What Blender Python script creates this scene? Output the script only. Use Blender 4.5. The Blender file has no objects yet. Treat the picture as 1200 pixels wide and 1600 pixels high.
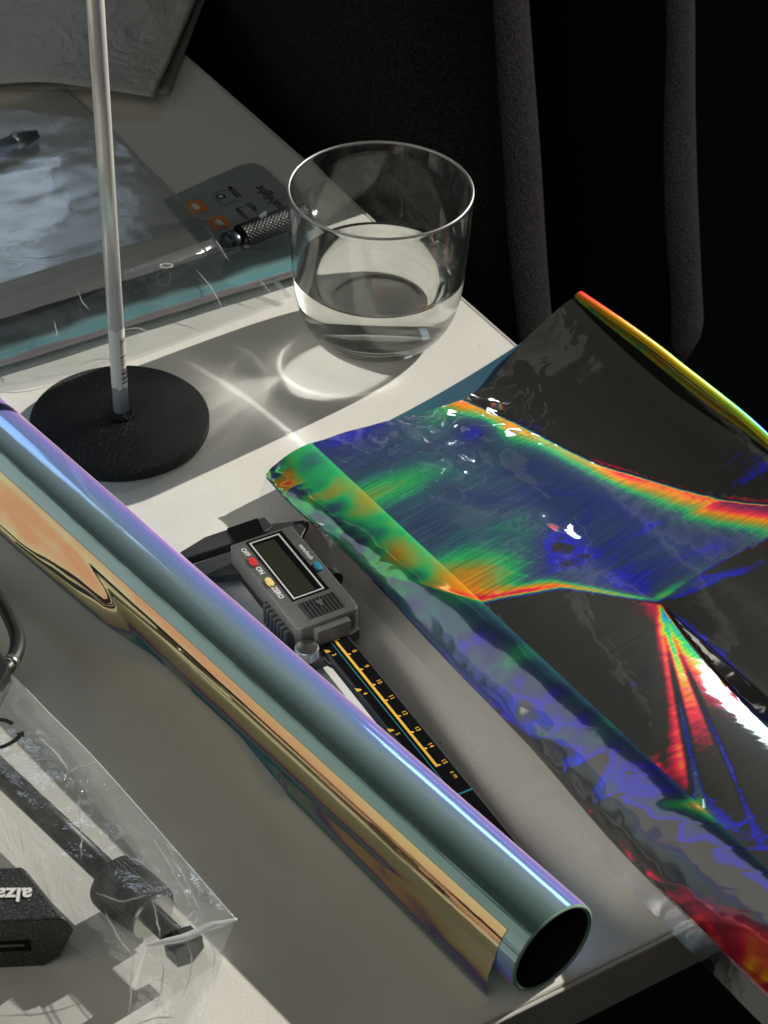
import bpy, bmesh, math, random
import numpy as np
from mathutils import Vector, Matrix, noise, geometry
random.seed(7)
R = math.radians
sc = bpy.context.scene
C = sc.collection

# ------------------------------------------------------------------ camera
F_PX, PITCH, ROLL, CAM_H = 3557.0, 0.6867, 0.0329, 0.6329      # 77 mm equivalent, photo frame 1200 x 1600
_f = Vector((0, math.cos(PITCH), -math.sin(PITCH))); _r = Vector((1, 0, 0)); _u = _r.cross(_f)
_r, _u = math.cos(ROLL) * _r + math.sin(ROLL) * _u, -math.sin(ROLL) * _r + math.cos(ROLL) * _u
cam_d = bpy.data.cameras.new('camera'); cam = bpy.data.objects.new('camera', cam_d); C.objects.link(cam)
cam.matrix_world = Matrix(((_r.x, _u.x, -_f.x, 0), (_r.y, _u.y, -_f.y, 0), (_r.z, _u.z, -_f.z, CAM_H), (0, 0, 0, 1)))
cam_d.sensor_fit = 'VERTICAL'; cam_d.sensor_height = 24.0; cam_d.lens = F_PX / 1600 * 24.0
cam_d.clip_start = 0.02; cam_d.clip_end = 50
cam_d.dof.use_dof = True; cam_d.dof.focus_distance = 0.93; cam_d.dof.aperture_fstop = 20.0
sc.camera = cam
def at(u, v, z=0.0):
    "point of the photo's pixel u, v at height z (table top is z = 0)"
    d = (u - 600) / F_PX * _r - (v - 800) / F_PX * _u + _f
    return Vector((0, 0, CAM_H)) + d * ((z - CAM_H) / d.z)

# ------------------------------------------------------------------ light
w = bpy.data.worlds.new('World'); sc.world = w; w.use_nodes = True
w.node_tree.nodes['Background'].inputs[0].default_value = (1.0, 1.0, 0.95, 1)
w.node_tree.nodes['Background'].inputs[1].default_value = 0.0045
SUN = Vector((math.cos(R(39.5)) * math.cos(R(27)), math.sin(R(39.5)) * math.cos(R(27)), math.sin(R(27))))
def lamp(name, kind, loc, target, energy, col, **kw):
    d = bpy.data.lights.new(name, kind); d.energy = energy; d.color = col
    for k, v in kw.items(): setattr(d, k, v)
    o = bpy.data.objects.new(name, d); C.objects.link(o); o.location = loc
    o.rotation_euler = (Vector(target) - Vector(loc)).to_track_quat('-Z', 'Y').to_euler()
    return o
TGT = Vector((0.02, 0.76, 0.0))
def polar(az, el, dist): return TGT + Vector((math.cos(R(az)) * math.cos(R(el)), math.sin(R(az)) * math.cos(R(el)), math.sin(R(el)))) * dist
key = lamp('sunlight_through_window', 'SPOT', TGT + SUN * 9, TGT, 5300, (1.0, 0.955, 0.87), spot_size=R(9), spot_blend=0.2, shadow_soft_size=0.035)
lamp('window_sky_left', 'AREA', polar(104, 34, 2.4), TGT, 2.6, (0.66, 0.82, 1.0), shape='RECTANGLE', size=1.0, size_y=0.5)
lamp('window_sky_right', 'AREA', polar(69, 19, 2.6), TGT, 3.4, (0.76, 0.91, 1.0), shape='RECTANGLE', size=0.62, size_y=0.40)
lamp('room_bounce', 'AREA', (-0.5, -0.7, 1.8), (0, 0.65, 0), 4.2, (1.0, 0.98, 0.88), shape='RECTANGLE', size=1.6, size_y=1.2)
lamp('sunlit_wall_bounce', 'AREA', (-1.7, 0.2, 0.75), (-0.1, 0.7, 0), 7.5, (1.0, 0.95, 0.83), shape='RECTANGLE', size=2.4, size_y=1.4)
sc.view_settings.view_transform = 'Standard'; sc.view_settings.look = 'None'
sc.view_settings.exposure = 0.0; sc.view_settings.gamma = 1.0; sc.view_settings.use_curve_mapping = False
cy = sc.cycles
cy.use_denoising = True; cy.max_bounces = 14; cy.transparent_max_bounces = 24; cy.transmission_bounces = 12
cy.glossy_bounces = 6; cy.diffuse_bounces = 4; cy.caustics_reflective = True; cy.caustics_refractive = True
cy.blur_glossy = 0.6; cy.sample_clamp_indirect = 6.0
try: cy.denoiser = 'OPENIMAGEDENOISE'; cy.denoising_input_passes = 'RGB_ALBEDO_NORMAL'
except Exception: pass

# ------------------------------------------------------------------ node helpers
class NT:
    def __init__(s, name):
        s.m = bpy.data.materials.new(name); s.m.use_nodes = True; s.t = s.m.node_tree
        s.t.nodes.clear(); s.out = s.t.nodes.new('ShaderNodeOutputMaterial')
    def n(s, kind, **kw):
        nd = s.t.nodes.new('ShaderNode' + kind)
        for k, v in kw.items():
            if k in ('inp',):
                for a, b in v.items(): s.set(nd.inputs[a], b)
            else: setattr(nd, k, v)
        return nd
    def set(s, sock, v):
        if isinstance(v, bpy.types.NodeSocket): s.t.links.new(v, sock)
        elif isinstance(v, bpy.types.Node): s.t.links.new(v.outputs[0], sock)
        else:
            if hasattr(sock.default_value, '__len__') and len(sock.default_value) == 4 and len(v) == 3: v = (*v, 1)
            sock.default_value = v
    def math(s, op, a, b=None, clamp=False):
        nd = s.n('Math', operation=op); nd.use_clamp = clamp; s.set(nd.inputs[0], a)
        if b is not None: s.set(nd.inputs[1], b)
        return nd.outputs[0]
    def vm(s, op, a, b=None, scale=None):
        nd = s.n('VectorMath', operation=op); s.set(nd.inputs[0], a)
        if b is not None: s.set(nd.inputs[1], b)
        if scale is not None: s.set(nd.inputs['Scale'], scale)
        return nd.outputs['Value' if op in ('DOT_PRODUCT', 'LENGTH') else 'Vector']
    def ramp(s, fac, stops, interp='LINEAR'):
        nd = s.n('ValToRGB'); cr = nd.color_ramp; cr.interpolation = interp
        while len(cr.elements) < len(stops): cr.elements.new(0.5)
        for e, (p, c) in zip(cr.elements, stops):
            e.position = p; e.color = (*c, 1) if len(c) == 3 else c
        s.set(nd.inputs[0], fac); return nd.outputs[0]
    def noise(s, scale, detail=3, rough=0.55, vec=None, dist=0.0):
        nd = s.n('TexNoise'); nd.inputs['Scale'].default_value = scale; nd.inputs['Detail'].default_value = detail
        nd.inputs['Roughness'].default_value = rough; nd.inputs['Distortion'].default_value = dist
        if vec is None: vec = s.n('TexCoord').outputs['Object']
        s.set(nd.inputs['Vector'], vec); return nd.outputs[0]
    def bump(s, h, strength=0.3, dist=0.001, normal=None):
        nd = s.n('Bump'); nd.inputs['Strength'].default_value = strength; nd.inputs['Distance'].default_value = dist
        s.set(nd.inputs['Height'], h)
        if normal is not None: s.set(nd.inputs['Normal'], normal)
        return nd.outputs[0]
    def mapped(s, scale, rot=(0, 0, 0), coord='Object'):
        nd = s.n('Mapping'); s.set(nd.inputs[0], s.n('TexCoord').outputs[coord])
        nd.inputs['Scale'].default_value = scale; nd.inputs['Rotation'].default_value = rot
        return nd.outputs[0]
    def done(s, shader): s.set(s.out.inputs[0], shader); return s.m
def simple(name, col, rough=0.5, metal=0.0, spec=0.5, bump=None, var=0.0, vscale=60, coat=0.0):
    t = NT(name); p = t.n('BsdfPrincipled')
    p.inputs['Roughness'].default_value = rough; p.inputs['Metallic'].default_value = metal
    p.inputs['Specular IOR Level'].default_value = spec; p.inputs['Coat Weight'].default_value = coat
    if var:
        f = t.noise(vscale, 4)
        a = tuple(c * (1 - var) for c in col); b = tuple(min(1, c * (1 + var)) for c in col)
        t.set(p.inputs['Base Color'], t.ramp(f, [(0.3, a), (0.7, b)]))
    else: t.set(p.inputs['Base Color'], col)
    if bump: t.set(p.inputs['Normal'], t.bump(t.noise(bump[0], 3), bump[1], bump[2]))
    return t.done(p)

M = {}
# white laminate table: faint orange-peel texture, smudges and specks
t = NT('white_laminate'); p = t.n('BsdfPrincipled')
n1 = t.noise(9, 5); n2 = t.noise(900, 2)
sp = t.n('TexVoronoi'); sp.inputs['Scale'].default_value = 90; t.set(sp.inputs['Vector'], t.n('TexCoord').outputs['Object'])
speck = t.math('LESS_THAN', sp.outputs['Distance'], 0.035)
rare = t.math('MULTIPLY', speck, t.math('GREATER_THAN', t.noise(37, 1), 0.60))
base = t.ramp(t.math('ADD', t.math('MULTIPLY', n1, 0.7), t.math('MULTIPLY', t.noise(38, 6, 0.7, dist=1.5), 0.3)), [(0.35, (0.665, 0.65, 0.60)), (0.62, (0.76, 0.75, 0.70))])
mx = t.n('MixRGB'); t.set(mx.inputs[0], rare); t.set(mx.inputs[1], base); mx.inputs[2].default_value = (0.16, 0.14, 0.1, 1)
t.set(p.inputs['Base Color'], mx); p.inputs['Roughness'].default_value = 0.42; p.inputs['Specular IOR Level'].default_value = 0.35
t.set(p.inputs['Normal'], t.bump(n2, 0.28, 0.0004)); M['table'] = t.done(p)
M['edge'] = simple('white_edge_band', (0.55, 0.54, 0.5), 0.35, var=0.05)
M['floor'] = simple('dark_floor', (0.007, 0.007, 0.006), 0.9, spec=0.1, var=0.15, vscale=20)
M['black_plastic'] = simple('black_plastic', (0.012, 0.012, 0.013), 0.38, bump=(700, 0.15, 0.0003))
M['carbon'] = simple('carbon_plastic', (0.028, 0.03, 0.031), 0.42, bump=(900, 0.3, 0.0004), var=0.2, vscale=300)
M['case'] = simple('grey_case', (0.085, 0.087, 0.085), 0.40, bump=(1200, 0.22, 0.0003), var=0.12, vscale=200)
M['case_dark'] = simple('dark_case', (0.02, 0.021, 0.021), 0.5)
M['steel'] = simple('turned_steel', (0.62, 0.62, 0.6), 0.28, metal=1.0, bump=(500, 0.2, 0.0003))
M['silver_line'] = simple('silver_print', (0.62, 0.63, 0.63), 0.4, metal=0.3)
M['white_ink'] = simple('white_ink', (0.75, 0.75, 0.73), 0.5)
M['yellow_ink'] = simple('yellow_ink', (0.72, 0.43, 0.035), 0.5)
M['cyan_ink'] = simple('cyan_ink', (0.012, 0.16, 0.19), 0.4)
M['gloss_black'] = simple('gloss_black', (0.006, 0.006, 0.007), 0.14)
M['lcd'] = simple('lcd_glass', (0.028, 0.03, 0.02), 0.18)
M['red_btn'] = simple('red_rubber', (0.62, 0.03, 0.025), 0.42)
M['yel_btn'] = simple('yellow_rubber', (0.72, 0.58, 0.2), 0.45)
M['blue_btn'] = simple('blue_rubber', (0.02, 0.22, 0.34), 0.42)
M['rubber'] = simple('black_rubber', (0.012, 0.012, 0.012), 0.45)
M['grey_text'] = simple('dark_text', (0.004, 0.005, 0.006), 0.5)
M['label'] = simple('paper_label', (0.72, 0.71, 0.67), 0.5)
M['orange'] = simple('orange_print', (0.62, 0.19, 0.02), 0.45)
M['card'] = simple('blister_card', (0.25, 0.285, 0.28), 0.5, var=0.1, vscale=30)
M['knurl'] = simple('black_knurled_metal', (0.011, 0.0115, 0.012), 0.4, metal=0.2)
M['dark_blue'] = simple('dark_blue_plastic', (0.01, 0.018, 0.026), 0.3)
t = NT('speckled_charger_case'); p = t.n('BsdfPrincipled'); p.inputs['Roughness'].default_value = 0.42; p.inputs['Metallic'].default_value = 0.3
t.set(p.inputs['Base Color'], t.ramp(t.noise(1500, 2, 0.7), [(0.42, (0.022, 0.022, 0.023)), (0.62, (0.07, 0.07, 0.07)), (0.72, (0.3, 0.3, 0.3))])); t.set(p.inputs['Normal'], t.bump(t.noise(1200, 2), 0.4, 0.0004)); M['charger'] = t.done(p)
M['brown'] = simple('brown_paper', (0.28, 0.12, 0.07), 0.6)

# black fleece
t = NT('black_fleece'); p = t.n('BsdfPrincipled')
f1 = t.noise(650, 4, 0.7); f2 = t.noise(60, 3)
t.set(p.inputs['Base Color'], t.ramp(f1, [(0.36, (0.003, 0.0028, 0.003)), (0.68, (0.036, 0.033, 0.034))]))
p.inputs['Roughness'].default_value = 0.95; p.inputs['Specular IOR Level'].default_value = 0.1
p.inputs['Sheen Weight'].default_value = 0.0; p.inputs['Sheen Roughness'].default_value = 0.6
t.set(p.inputs['Normal'], t.bump(f1, 0.9, 0.002, t.bump(f2, 0.25, 0.006))); M['fleece'] = t.done(p)

# printed disc: raster lines and rings
t = NT('printed_plastic'); p = t.n('BsdfPrincipled')
wv = t.n('TexWave', wave_type='BANDS', bands_direction='X'); wv.inputs['Scale'].default_value = 300; wv.inputs['Distortion'].default_value = 0.3
t.set(wv.inputs['Vector'], t.mapped((1, 1, 1), (0, 0, R(8))))
wv2 = t.n('TexWave', wave_type='BANDS', bands_direction='Y'); wv2.inputs['Scale'].default_value = 250; wv2.inputs['Distortion'].default_value = 0.3
t.set(wv2.inputs['Vector'], t.mapped((1, 1, 1), (0, 0, R(8))))
hh = t.math('ADD', wv.outputs[1], t.math('MULTIPLY', wv2.outputs[1], 0.8))
t.set(p.inputs['Base Color'], t.ramp(t.noise(160, 3), [(0.3, (0.008, 0.008, 0.009)), (0.75, (0.02, 0.02, 0.021))]))
p.inputs['Roughness'].default_value = 0.42; p.inputs['Specular IOR Level'].default_value = 0.4
t.set(p.inputs['Normal'], t.bump(hh, 0.8, 0.0007)); M['printed'] = t.done(p)

# glass and water
t = NT('clear_glass'); g = t.n('BsdfGlass'); g.inputs['IOR'].default_value = 1.5; g.inputs['Roughness'].default_value = 0.0
g.inputs['Color'].default_value = (0.985, 0.995, 0.99, 1)
gd = t.n('BsdfGlossy'); gd.inputs['Roughness'].default_value = 0.22
df = t.n('BsdfDiffuse'); df.inputs[0].default_value = (0.8, 0.8, 0.78, 1)
dust = t.n('MixShader'); dust.inputs[0].default_value = 0.35; t.set(dust.inputs[1], gd); t.set(dust.inputs[2], df)
sm_ = t.noise(28, 5, 0.65, dist=1.6); dv = t.n('TexVoronoi'); dv.inputs['Scale'].default_value = 260; t.set(dv.inputs['Vector'], t.n('TexCoord').outputs['Object'])
dots = t.math('MULTIPLY', t.math('LESS_THAN', dv.outputs['Distance'], 0.11), t.math('GREATER_THAN', t.noise(45, 1), 0.56))
fac = t.math('ADD', t.ramp(sm_, [(0.48, (0.012,) * 3), (0.75, (0.085,) * 3)]), t.math('MULTIPLY', dots, 0.3))
mg = t.n('MixShader'); t.set(mg.inputs[0], fac); t.set(mg.inputs[1], g); t.set(mg.inputs[2], dust); M['glass'] = t.done(mg)
t = NT('water'); g = t.n('BsdfGlass'); g.inputs['IOR'].default_value = 1.33; g.inputs['Roughness'].default_value = 0.0
M['water'] = t.done(g)

# anodised rod with a faint iridescent sheen painted into its base colour
t = NT('satin_aluminium'); p = t.n('BsdfPrincipled'); p.inputs['Metallic'].default_value = 0.3; p.inputs['Roughness'].default_value = 0.26
t.set(p.inputs['Base Color'], t.ramp(t.noise(3.0, 3, 0.5, t.mapped((14, 14, 4))), [(0.36, (0.66, 0.74, 0.70)), (0.46, (0.88, 0.87, 0.80)), (0.55, (0.82, 0.77, 0.80)), (0.62, (0.88, 0.86, 0.80)), (0.7, (0.62, 0.78, 0.70))]))
t.set(p.inputs['Normal'], t.bump(t.noise(30, 3, 0.5, t.mapped((40, 40, 1))), 0.12, 0.0006)); M['alu'] = t.done(p)

# thin clear plastic (single sheet): clear film, surface gloss, faint haze
def film_plastic(name, tint=(0.95, 0.965, 0.97), haze=0.06, gloss=0.12, rough=0.15, wr=(16, 0.16, 0.003), fine=0.04, hazecol=(0.75, 0.78, 0.8)):
    t = NT(name)
    nz = t.noise(wr[0], 5, 0.6, dist=1.2); nf = t.noise(wr[0] * 7, 3, 0.6, dist=0.8)
    rd = t.math('ABSOLUTE', t.math('SUBTRACT', nz, 0.5))
    vr = t.n('TexVoronoi'); vr.inputs['Scale'].default_value = wr[0] * 1.1
    wv_ = t.n('TexNoise'); wv_.inputs['Scale'].default_value = 25; t.set(wv_.inputs['Vector'], t.n('TexCoord').outputs['Object'])
    t.set(vr.inputs['Vector'], t.vm('ADD', t.n('TexCoord').outputs['Object'], t.vm('SCALE', wv_.outputs['Color'], scale=0.03)))
    nrm = t.bump(rd, wr[1], wr[2], t.bump(vr.outputs['Distance'], wr[1] * 0.8, wr[2], t.bump(nf, fine, 0.0008)))
    tr = t.n('BsdfTransparent'); tr.inputs[0].default_value = (*tint, 1)
    gl = t.n('BsdfGlossy'); gl.inputs['Roughness'].default_value = rough; t.set(gl.inputs['Normal'], nrm); gl.inputs['Color'].default_value = (1, 1, 1, 1)
    ci = t.math('ABSOLUTE', t.vm('DOT_PRODUCT', nrm, t.n('NewGeometry').outputs['Incoming']))
    fr = t.math('POWER', t.math('SUBTRACT', 1.0, ci, True), 5.0)
    fac = t.math('ADD', t.math('MULTIPLY', fr, 0.9), gloss, True)
    a = t.n('MixShader'); t.set(a.inputs[0], fac); t.set(a.inputs[1], tr); t.set(a.inputs[2], gl)
    df = t.n('BsdfDiffuse'); df.inputs[0].default_value = (*hazecol, 1); t.set(df.inputs['Normal'], nrm)
    tl = t.n('BsdfTranslucent'); tl.inputs[0].default_value = (*hazecol, 1)
    hz = t.n('MixShader'); hz.inputs[0].default_value = 0.5; t.set(hz.inputs[1], df); t.set(hz.inputs[2], tl)
    hn = t.ramp(t.noise(26, 5, 0.65, dist=1.5), [(0.35, (haze * 0.5,) * 3), (0.75, (haze * 1.6,) * 3)])
    b = t.n('MixShader'); t.set(b.inputs[0], hn); t.set(b.inputs[1], a); t.set(b.inputs[2], hz)
    return t.done(b)
M['bag'] = film_plastic('clear_bag_plastic')
M['bag_soft'] = film_plastic('soft_bag_plastic', haze=0.13, gloss=0.15, rough=0.10, wr=(38, 0.6, 0.004), fine=0.08)
M['blister'] = film_plastic('blister_plastic', haze=0.04, gloss=0.07, rough=0.06, wr=(20, 0.15, 0.003), fine=0.05)
M['tape'] = film_plastic('clear_tape', haze=0.02, gloss=0.08, rough=0.05, wr=(200, 0.1, 0.001), fine=0.05)
M['crease_soft'] = film_plastic('faint_crease', haze=0.38, gloss=0.15, rough=0.2, hazecol=(0.85, 0.87, 0.88))  # milky film for the glints drawn along bag wrinkles
M['crease'] = film_plastic('white_creased_plastic', haze=0.75, gloss=0.2, rough=0.25, hazecol=(0.9, 0.91, 0.92))  # milky white for glints drawn on folds, also edges the punched hole
t = NT('frosted_envelope'); p = t.n('BsdfPrincipled'); p.inputs['Base Color'].default_value = (0.50, 0.50, 0.47, 1); p.inputs['Roughness'].default_value = 0.5
nz = t.noise(16, 5, 0.6, dist=1.0); t.set(p.inputs['Normal'], t.bump(t.math('ABSOLUTE', t.math('SUBTRACT', nz, 0.5)), 0.6, 0.01)); M['envelope'] = t.done(p)

# dichroic film: reflected colour shifts from teal through blue to violet with the viewing angle
def dichroic(name, stops, rough=0.12, haze=0.18, see=0.0, seecol=(0.35, 0.62, 0.62), wr=None, streak=False):
    t = NT(name)
    lw = t.n('LayerWeight'); lw.inputs[0].default_value = 0.5
    nrm = None
    if wr:
        nrm = t.bump(t.noise(wr[0], 4, 0.5, dist=1.0), wr[1], wr[2])
    if streak:
        ob = t.n('TexCoord').outputs['Object']; cx = t.n('CombineXYZ')
        t.set(cx.inputs[0], t.math('MULTIPLY', t.vm('DOT_PRODUCT', ob, (-0.656, 0.755, 0)), 4.0)); t.set(cx.inputs[1], t.math('MULTIPLY', t.vm('DOT_PRODUCT', ob, (-0.755, -0.656, 0)), 260)); t.set(cx.inputs[2], t.math('MULTIPLY', t.vm('DOT_PRODUCT', ob, (0, 0, 1)), 260))
        nrm = t.bump(t.noise(1.0, 4, 0.6, cx.outputs[0]), 0.10, 0.0012, t.bump(t.noise(18, 3, 0.5), 0.12, 0.004))
    dn = t.noise(900, 2, 0.6)
    fz = t.noise(7, 3, 0.5, t.mapped((6, 6, 6)))
    fac = t.math('ADD', lw.outputs['Facing'], t.math('MULTIPLY', t.math('SUBTRACT', fz, 0.5), 0.10))
    col = t.ramp(fac, stops)
    gl = t.n('BsdfGlossy'); gl.inputs['Roughness'].default_value = rough; t.set(gl.inputs['Color'], col)
    df = t.n('BsdfDiffuse'); t.set(df.inputs[0], col)
    if nrm is not None: t.set(gl.inputs['Normal'], nrm); t.set(lw.inputs['Normal'], nrm)
    mx = t.n('MixShader'); t.set(mx.inputs[0], t.math('MULTIPLY', t.math('ADD', 0.9, t.math('MULTIPLY', dn, 0.3)), haze)); t.set(mx.inputs[1], gl); t.set(mx.inputs[2], df)
    if see:
        tr = t.n('BsdfTransparent'); tr.inputs[0].default_value = (*seecol, 1)
        m2 = t.n('MixShader'); m2.inputs[0].default_value = see; t.set(m2.inputs[1], mx); t.set(m2.inputs[2], tr); mx = m2
    return t.done(mx)
ROLLST = [(0.0, (0.07, 0.20, 0.19)), (0.16, (0.28, 0.43, 0.42)), (0.33, (0.42, 0.60, 0.68)), (0.47, (0.28, 0.44, 0.90)), (0.68, (0.36, 0.32, 0.88)), (0.84, (0.58, 0.36, 0.74)), (0.97, (0.92, 0.80, 0.86))]
M['roll'] = dichroic('dichroic_wound_film', ROLLST, 0.09, 0.40, streak=True)
FLAPST = [(0.0, (0.98, 0.92, 0.70)), (0.10, (0.98, 0.86, 0.52)), (0.18, (0.95, 0.72, 0.34)), (0.26, (0.98, 0.52, 0.28)), (0.33, (0.95, 0.86, 0.52)), (0.48, (0.88, 0.80, 0.40)), (0.55, (0.95, 0.60, 0.36)), (0.60, (0.26, 0.20, 0.50)), (0.66, (0.50, 0.55, 0.48)), (0.75, (0.12, 0.36, 0.38)), (0.9, (0.12, 0.30, 0.55))]
M['flap'] = dichroic('dichroic_loose_film', FLAPST, 0.05, 0.05, 0.28, wr=(7, 0.10, 0.010))
M['roll_edge'] = simple('film_layers_edge', (0.30, 0.48, 0.38), 0.3, var=0.25, vscale=120)
M['core'] = simple('black_core', (0.004, 0.004, 0.004), 0.8)
TEALST = [(0.0, (0.15, 0.50, 0.52)), (0.4, (0.20, 0.55, 0.60)), (0.6, (0.35, 0.40, 0.52)), (0.8, (0.5, 0.38, 0.45)), (1.0, (0.7, 0.65, 0.7))]
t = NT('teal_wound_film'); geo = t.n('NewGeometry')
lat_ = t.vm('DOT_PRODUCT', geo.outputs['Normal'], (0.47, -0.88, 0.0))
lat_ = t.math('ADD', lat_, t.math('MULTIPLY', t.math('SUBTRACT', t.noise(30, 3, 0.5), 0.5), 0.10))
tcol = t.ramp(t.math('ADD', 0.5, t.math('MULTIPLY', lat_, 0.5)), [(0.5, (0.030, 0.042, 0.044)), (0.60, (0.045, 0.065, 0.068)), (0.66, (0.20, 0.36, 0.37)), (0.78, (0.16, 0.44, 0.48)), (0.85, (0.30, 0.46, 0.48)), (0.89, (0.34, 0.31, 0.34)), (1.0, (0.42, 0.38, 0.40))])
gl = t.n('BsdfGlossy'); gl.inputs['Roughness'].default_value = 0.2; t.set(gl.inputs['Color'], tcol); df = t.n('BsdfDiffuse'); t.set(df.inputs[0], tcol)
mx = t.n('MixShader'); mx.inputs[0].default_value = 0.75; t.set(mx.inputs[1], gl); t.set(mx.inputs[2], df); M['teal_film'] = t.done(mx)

# holographic foil: mirror plus first- and second-order grating colours (grating equation on world directions)
def holo(name, tdir, bdir, vivid=False, pitch=1.0, width=0.55, gain=1.0, mirror=0.55, rough=0.07, wr=(14, 0.25, 0.012), fine=0.12, scratch=0.5, off=0.0, crumples=(), mbump=0.0, tint=0.15):
    t = NT(name)
    geo = t.n('NewGeometry')
    nz = t.noise(wr[0], 4, 0.5, dist=0.6); n2 = t.noise(wr[0] * 6, 3, 0.55)
    ob = t.n('TexCoord').outputs['Object']; cx = t.n('CombineXYZ'); sd = Vector((0.72, 0.69, 0)).normalized(); se = Vector((sd.y, -sd.x, 0))
    t.set(cx.inputs[0], t.math('MULTIPLY', t.vm('DOT_PRODUCT', ob, tuple(sd)), 2.2)); t.set(cx.inputs[1], t.math('MULTIPLY', t.vm('DOT_PRODUCT', ob, tuple(se)), 110)); stv = cx.outputs[0]
    st = t.noise(9, 3, 0.7, stv)
    nrm = t.bump(nz, wr[1], wr[2], t.bump(n2, fine, 0.0015))
    V = geo.outputs['Incoming']; N = nrm
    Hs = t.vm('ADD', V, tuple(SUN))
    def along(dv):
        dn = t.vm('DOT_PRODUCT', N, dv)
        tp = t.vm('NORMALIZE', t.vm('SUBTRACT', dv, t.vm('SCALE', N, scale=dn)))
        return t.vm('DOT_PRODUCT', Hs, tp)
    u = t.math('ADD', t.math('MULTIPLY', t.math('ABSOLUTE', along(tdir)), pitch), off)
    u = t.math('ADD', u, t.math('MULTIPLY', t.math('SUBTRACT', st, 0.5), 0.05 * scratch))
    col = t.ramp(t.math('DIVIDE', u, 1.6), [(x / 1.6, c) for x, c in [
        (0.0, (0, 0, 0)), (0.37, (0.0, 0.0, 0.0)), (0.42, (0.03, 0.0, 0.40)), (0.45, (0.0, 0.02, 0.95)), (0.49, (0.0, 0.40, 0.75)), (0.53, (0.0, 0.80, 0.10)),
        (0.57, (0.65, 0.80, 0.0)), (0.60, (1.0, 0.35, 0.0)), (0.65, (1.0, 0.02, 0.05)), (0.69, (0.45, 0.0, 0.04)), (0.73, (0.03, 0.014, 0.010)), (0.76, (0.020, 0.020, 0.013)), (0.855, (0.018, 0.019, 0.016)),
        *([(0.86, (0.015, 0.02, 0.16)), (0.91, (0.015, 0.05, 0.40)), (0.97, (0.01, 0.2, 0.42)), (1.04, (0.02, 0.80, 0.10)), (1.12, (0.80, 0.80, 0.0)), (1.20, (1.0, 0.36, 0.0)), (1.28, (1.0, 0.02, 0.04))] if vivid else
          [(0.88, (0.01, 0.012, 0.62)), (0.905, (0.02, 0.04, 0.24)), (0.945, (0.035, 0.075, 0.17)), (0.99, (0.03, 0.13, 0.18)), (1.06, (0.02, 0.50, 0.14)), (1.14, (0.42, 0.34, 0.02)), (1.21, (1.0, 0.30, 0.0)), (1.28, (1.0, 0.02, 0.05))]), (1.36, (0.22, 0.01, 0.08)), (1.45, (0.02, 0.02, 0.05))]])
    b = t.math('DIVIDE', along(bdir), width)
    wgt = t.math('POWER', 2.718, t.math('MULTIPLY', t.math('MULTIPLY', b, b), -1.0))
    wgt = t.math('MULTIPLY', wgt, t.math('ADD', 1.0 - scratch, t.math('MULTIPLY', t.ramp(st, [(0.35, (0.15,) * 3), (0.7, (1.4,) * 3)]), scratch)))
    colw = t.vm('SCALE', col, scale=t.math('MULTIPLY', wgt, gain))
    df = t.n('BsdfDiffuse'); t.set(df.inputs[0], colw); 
    gl = t.n('BsdfGlossy'); t.set(gl.inputs['Color'], t.vm('ADD', t.vm('SCALE', col, scale=tint), (mirror, mirror, mirror * 1.02))); gl.inputs['Roughness'].default_value = rough
    mn = nrm
    if crumples or mbump:
        gp = geo.outputs['Position']; msk = None
        for (cp, rad, k_) in crumples:
            dd = t.vm('LENGTH', t.vm('SUBTRACT', gp, cp)); g_ = t.math('POWER', 2.718, t.math('MULTIPLY', t.math('POWER', t.math('DIVIDE', dd, rad), 2.0), -1.0)); g_ = t.math('MULTIPLY', g_, k_)
            msk = g_ if msk is None else t.math('ADD', msk, g_)
        vr = t.n('TexVoronoi'); vr.inputs['Scale'].default_value = 75; wn = t.n('TexNoise'); wn.inputs['Scale'].default_value = 40; t.set(wn.inputs['Vector'], gp)
        t.set(vr.inputs['Vector'], t.vm('ADD', gp, t.vm('SCALE', wn.outputs['Color'], scale=0.02)))
        hh_ = vr.outputs['Distance'] if msk is None else t.math('MULTIPLY', vr.outputs['Distance'], msk)
        mn = t.bump(hh_, 0.55, 0.006, t.bump(t.noise(11, 4, 0.55, gp, 0.8), mbump, 0.012, nrm))
    t.set(gl.inputs['Normal'], mn)
    g2 = t.n('BsdfGlossy'); g2.inputs['Color'].default_value = (0.06, 0.06, 0.063, 1); g2.inputs['Roughness'].default_value = 0.42; t.set(g2.inputs['Normal'], nrm)
    a2 = t.n('AddShader'); t.set(a2.inputs[0], gl); t.set(a2.inputs[1], g2)
    ad = t.n('AddShader'); t.set(ad.inputs[0], df); t.set(ad.inputs[1], a2)
    return t.done(ad)
ACROSS = Vector((0.81, 0.587, 0)); ALONG = Vector((0.587, -0.81, 0))
M['holo'] = holo('holographic_foil', tuple(ALONG), tuple(ACROSS), pitch=3.24, off=-0.95, width=0.75, wr=(20, 0.035, 0.005), fine=0.015, rough=0.06, mbump=0.09,
    crumples=[(tuple(at(740, 640, 0.016)), 0.024, 2.2), (tuple(at(690, 740, 0.018)), 0.016, 0.8), (tuple(at(850, 840, 0.018)), 0.014, 1.0), (tuple(at(620, 680, 0.018)), 0.014, 0.7)])
M['holo_seam'] = holo('holographic_foil_seam', tuple(ALONG), tuple(ACROSS), vivid=True, pitch=2.10, width=0.9, gain=1.5, wr=(10, 0.05, 0.004), fine=0.02, scratch=0.1)
M['holo_hem'] = holo('holographic_foil_hem', tuple(ALONG), tuple(ACROSS), pitch=1.8, width=1.6, gain=0.95, rough=0.10, wr=(22, 0.04, 0.005), fine=0.004, scratch=0.05, mirror=0.09, tint=0.6)

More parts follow.
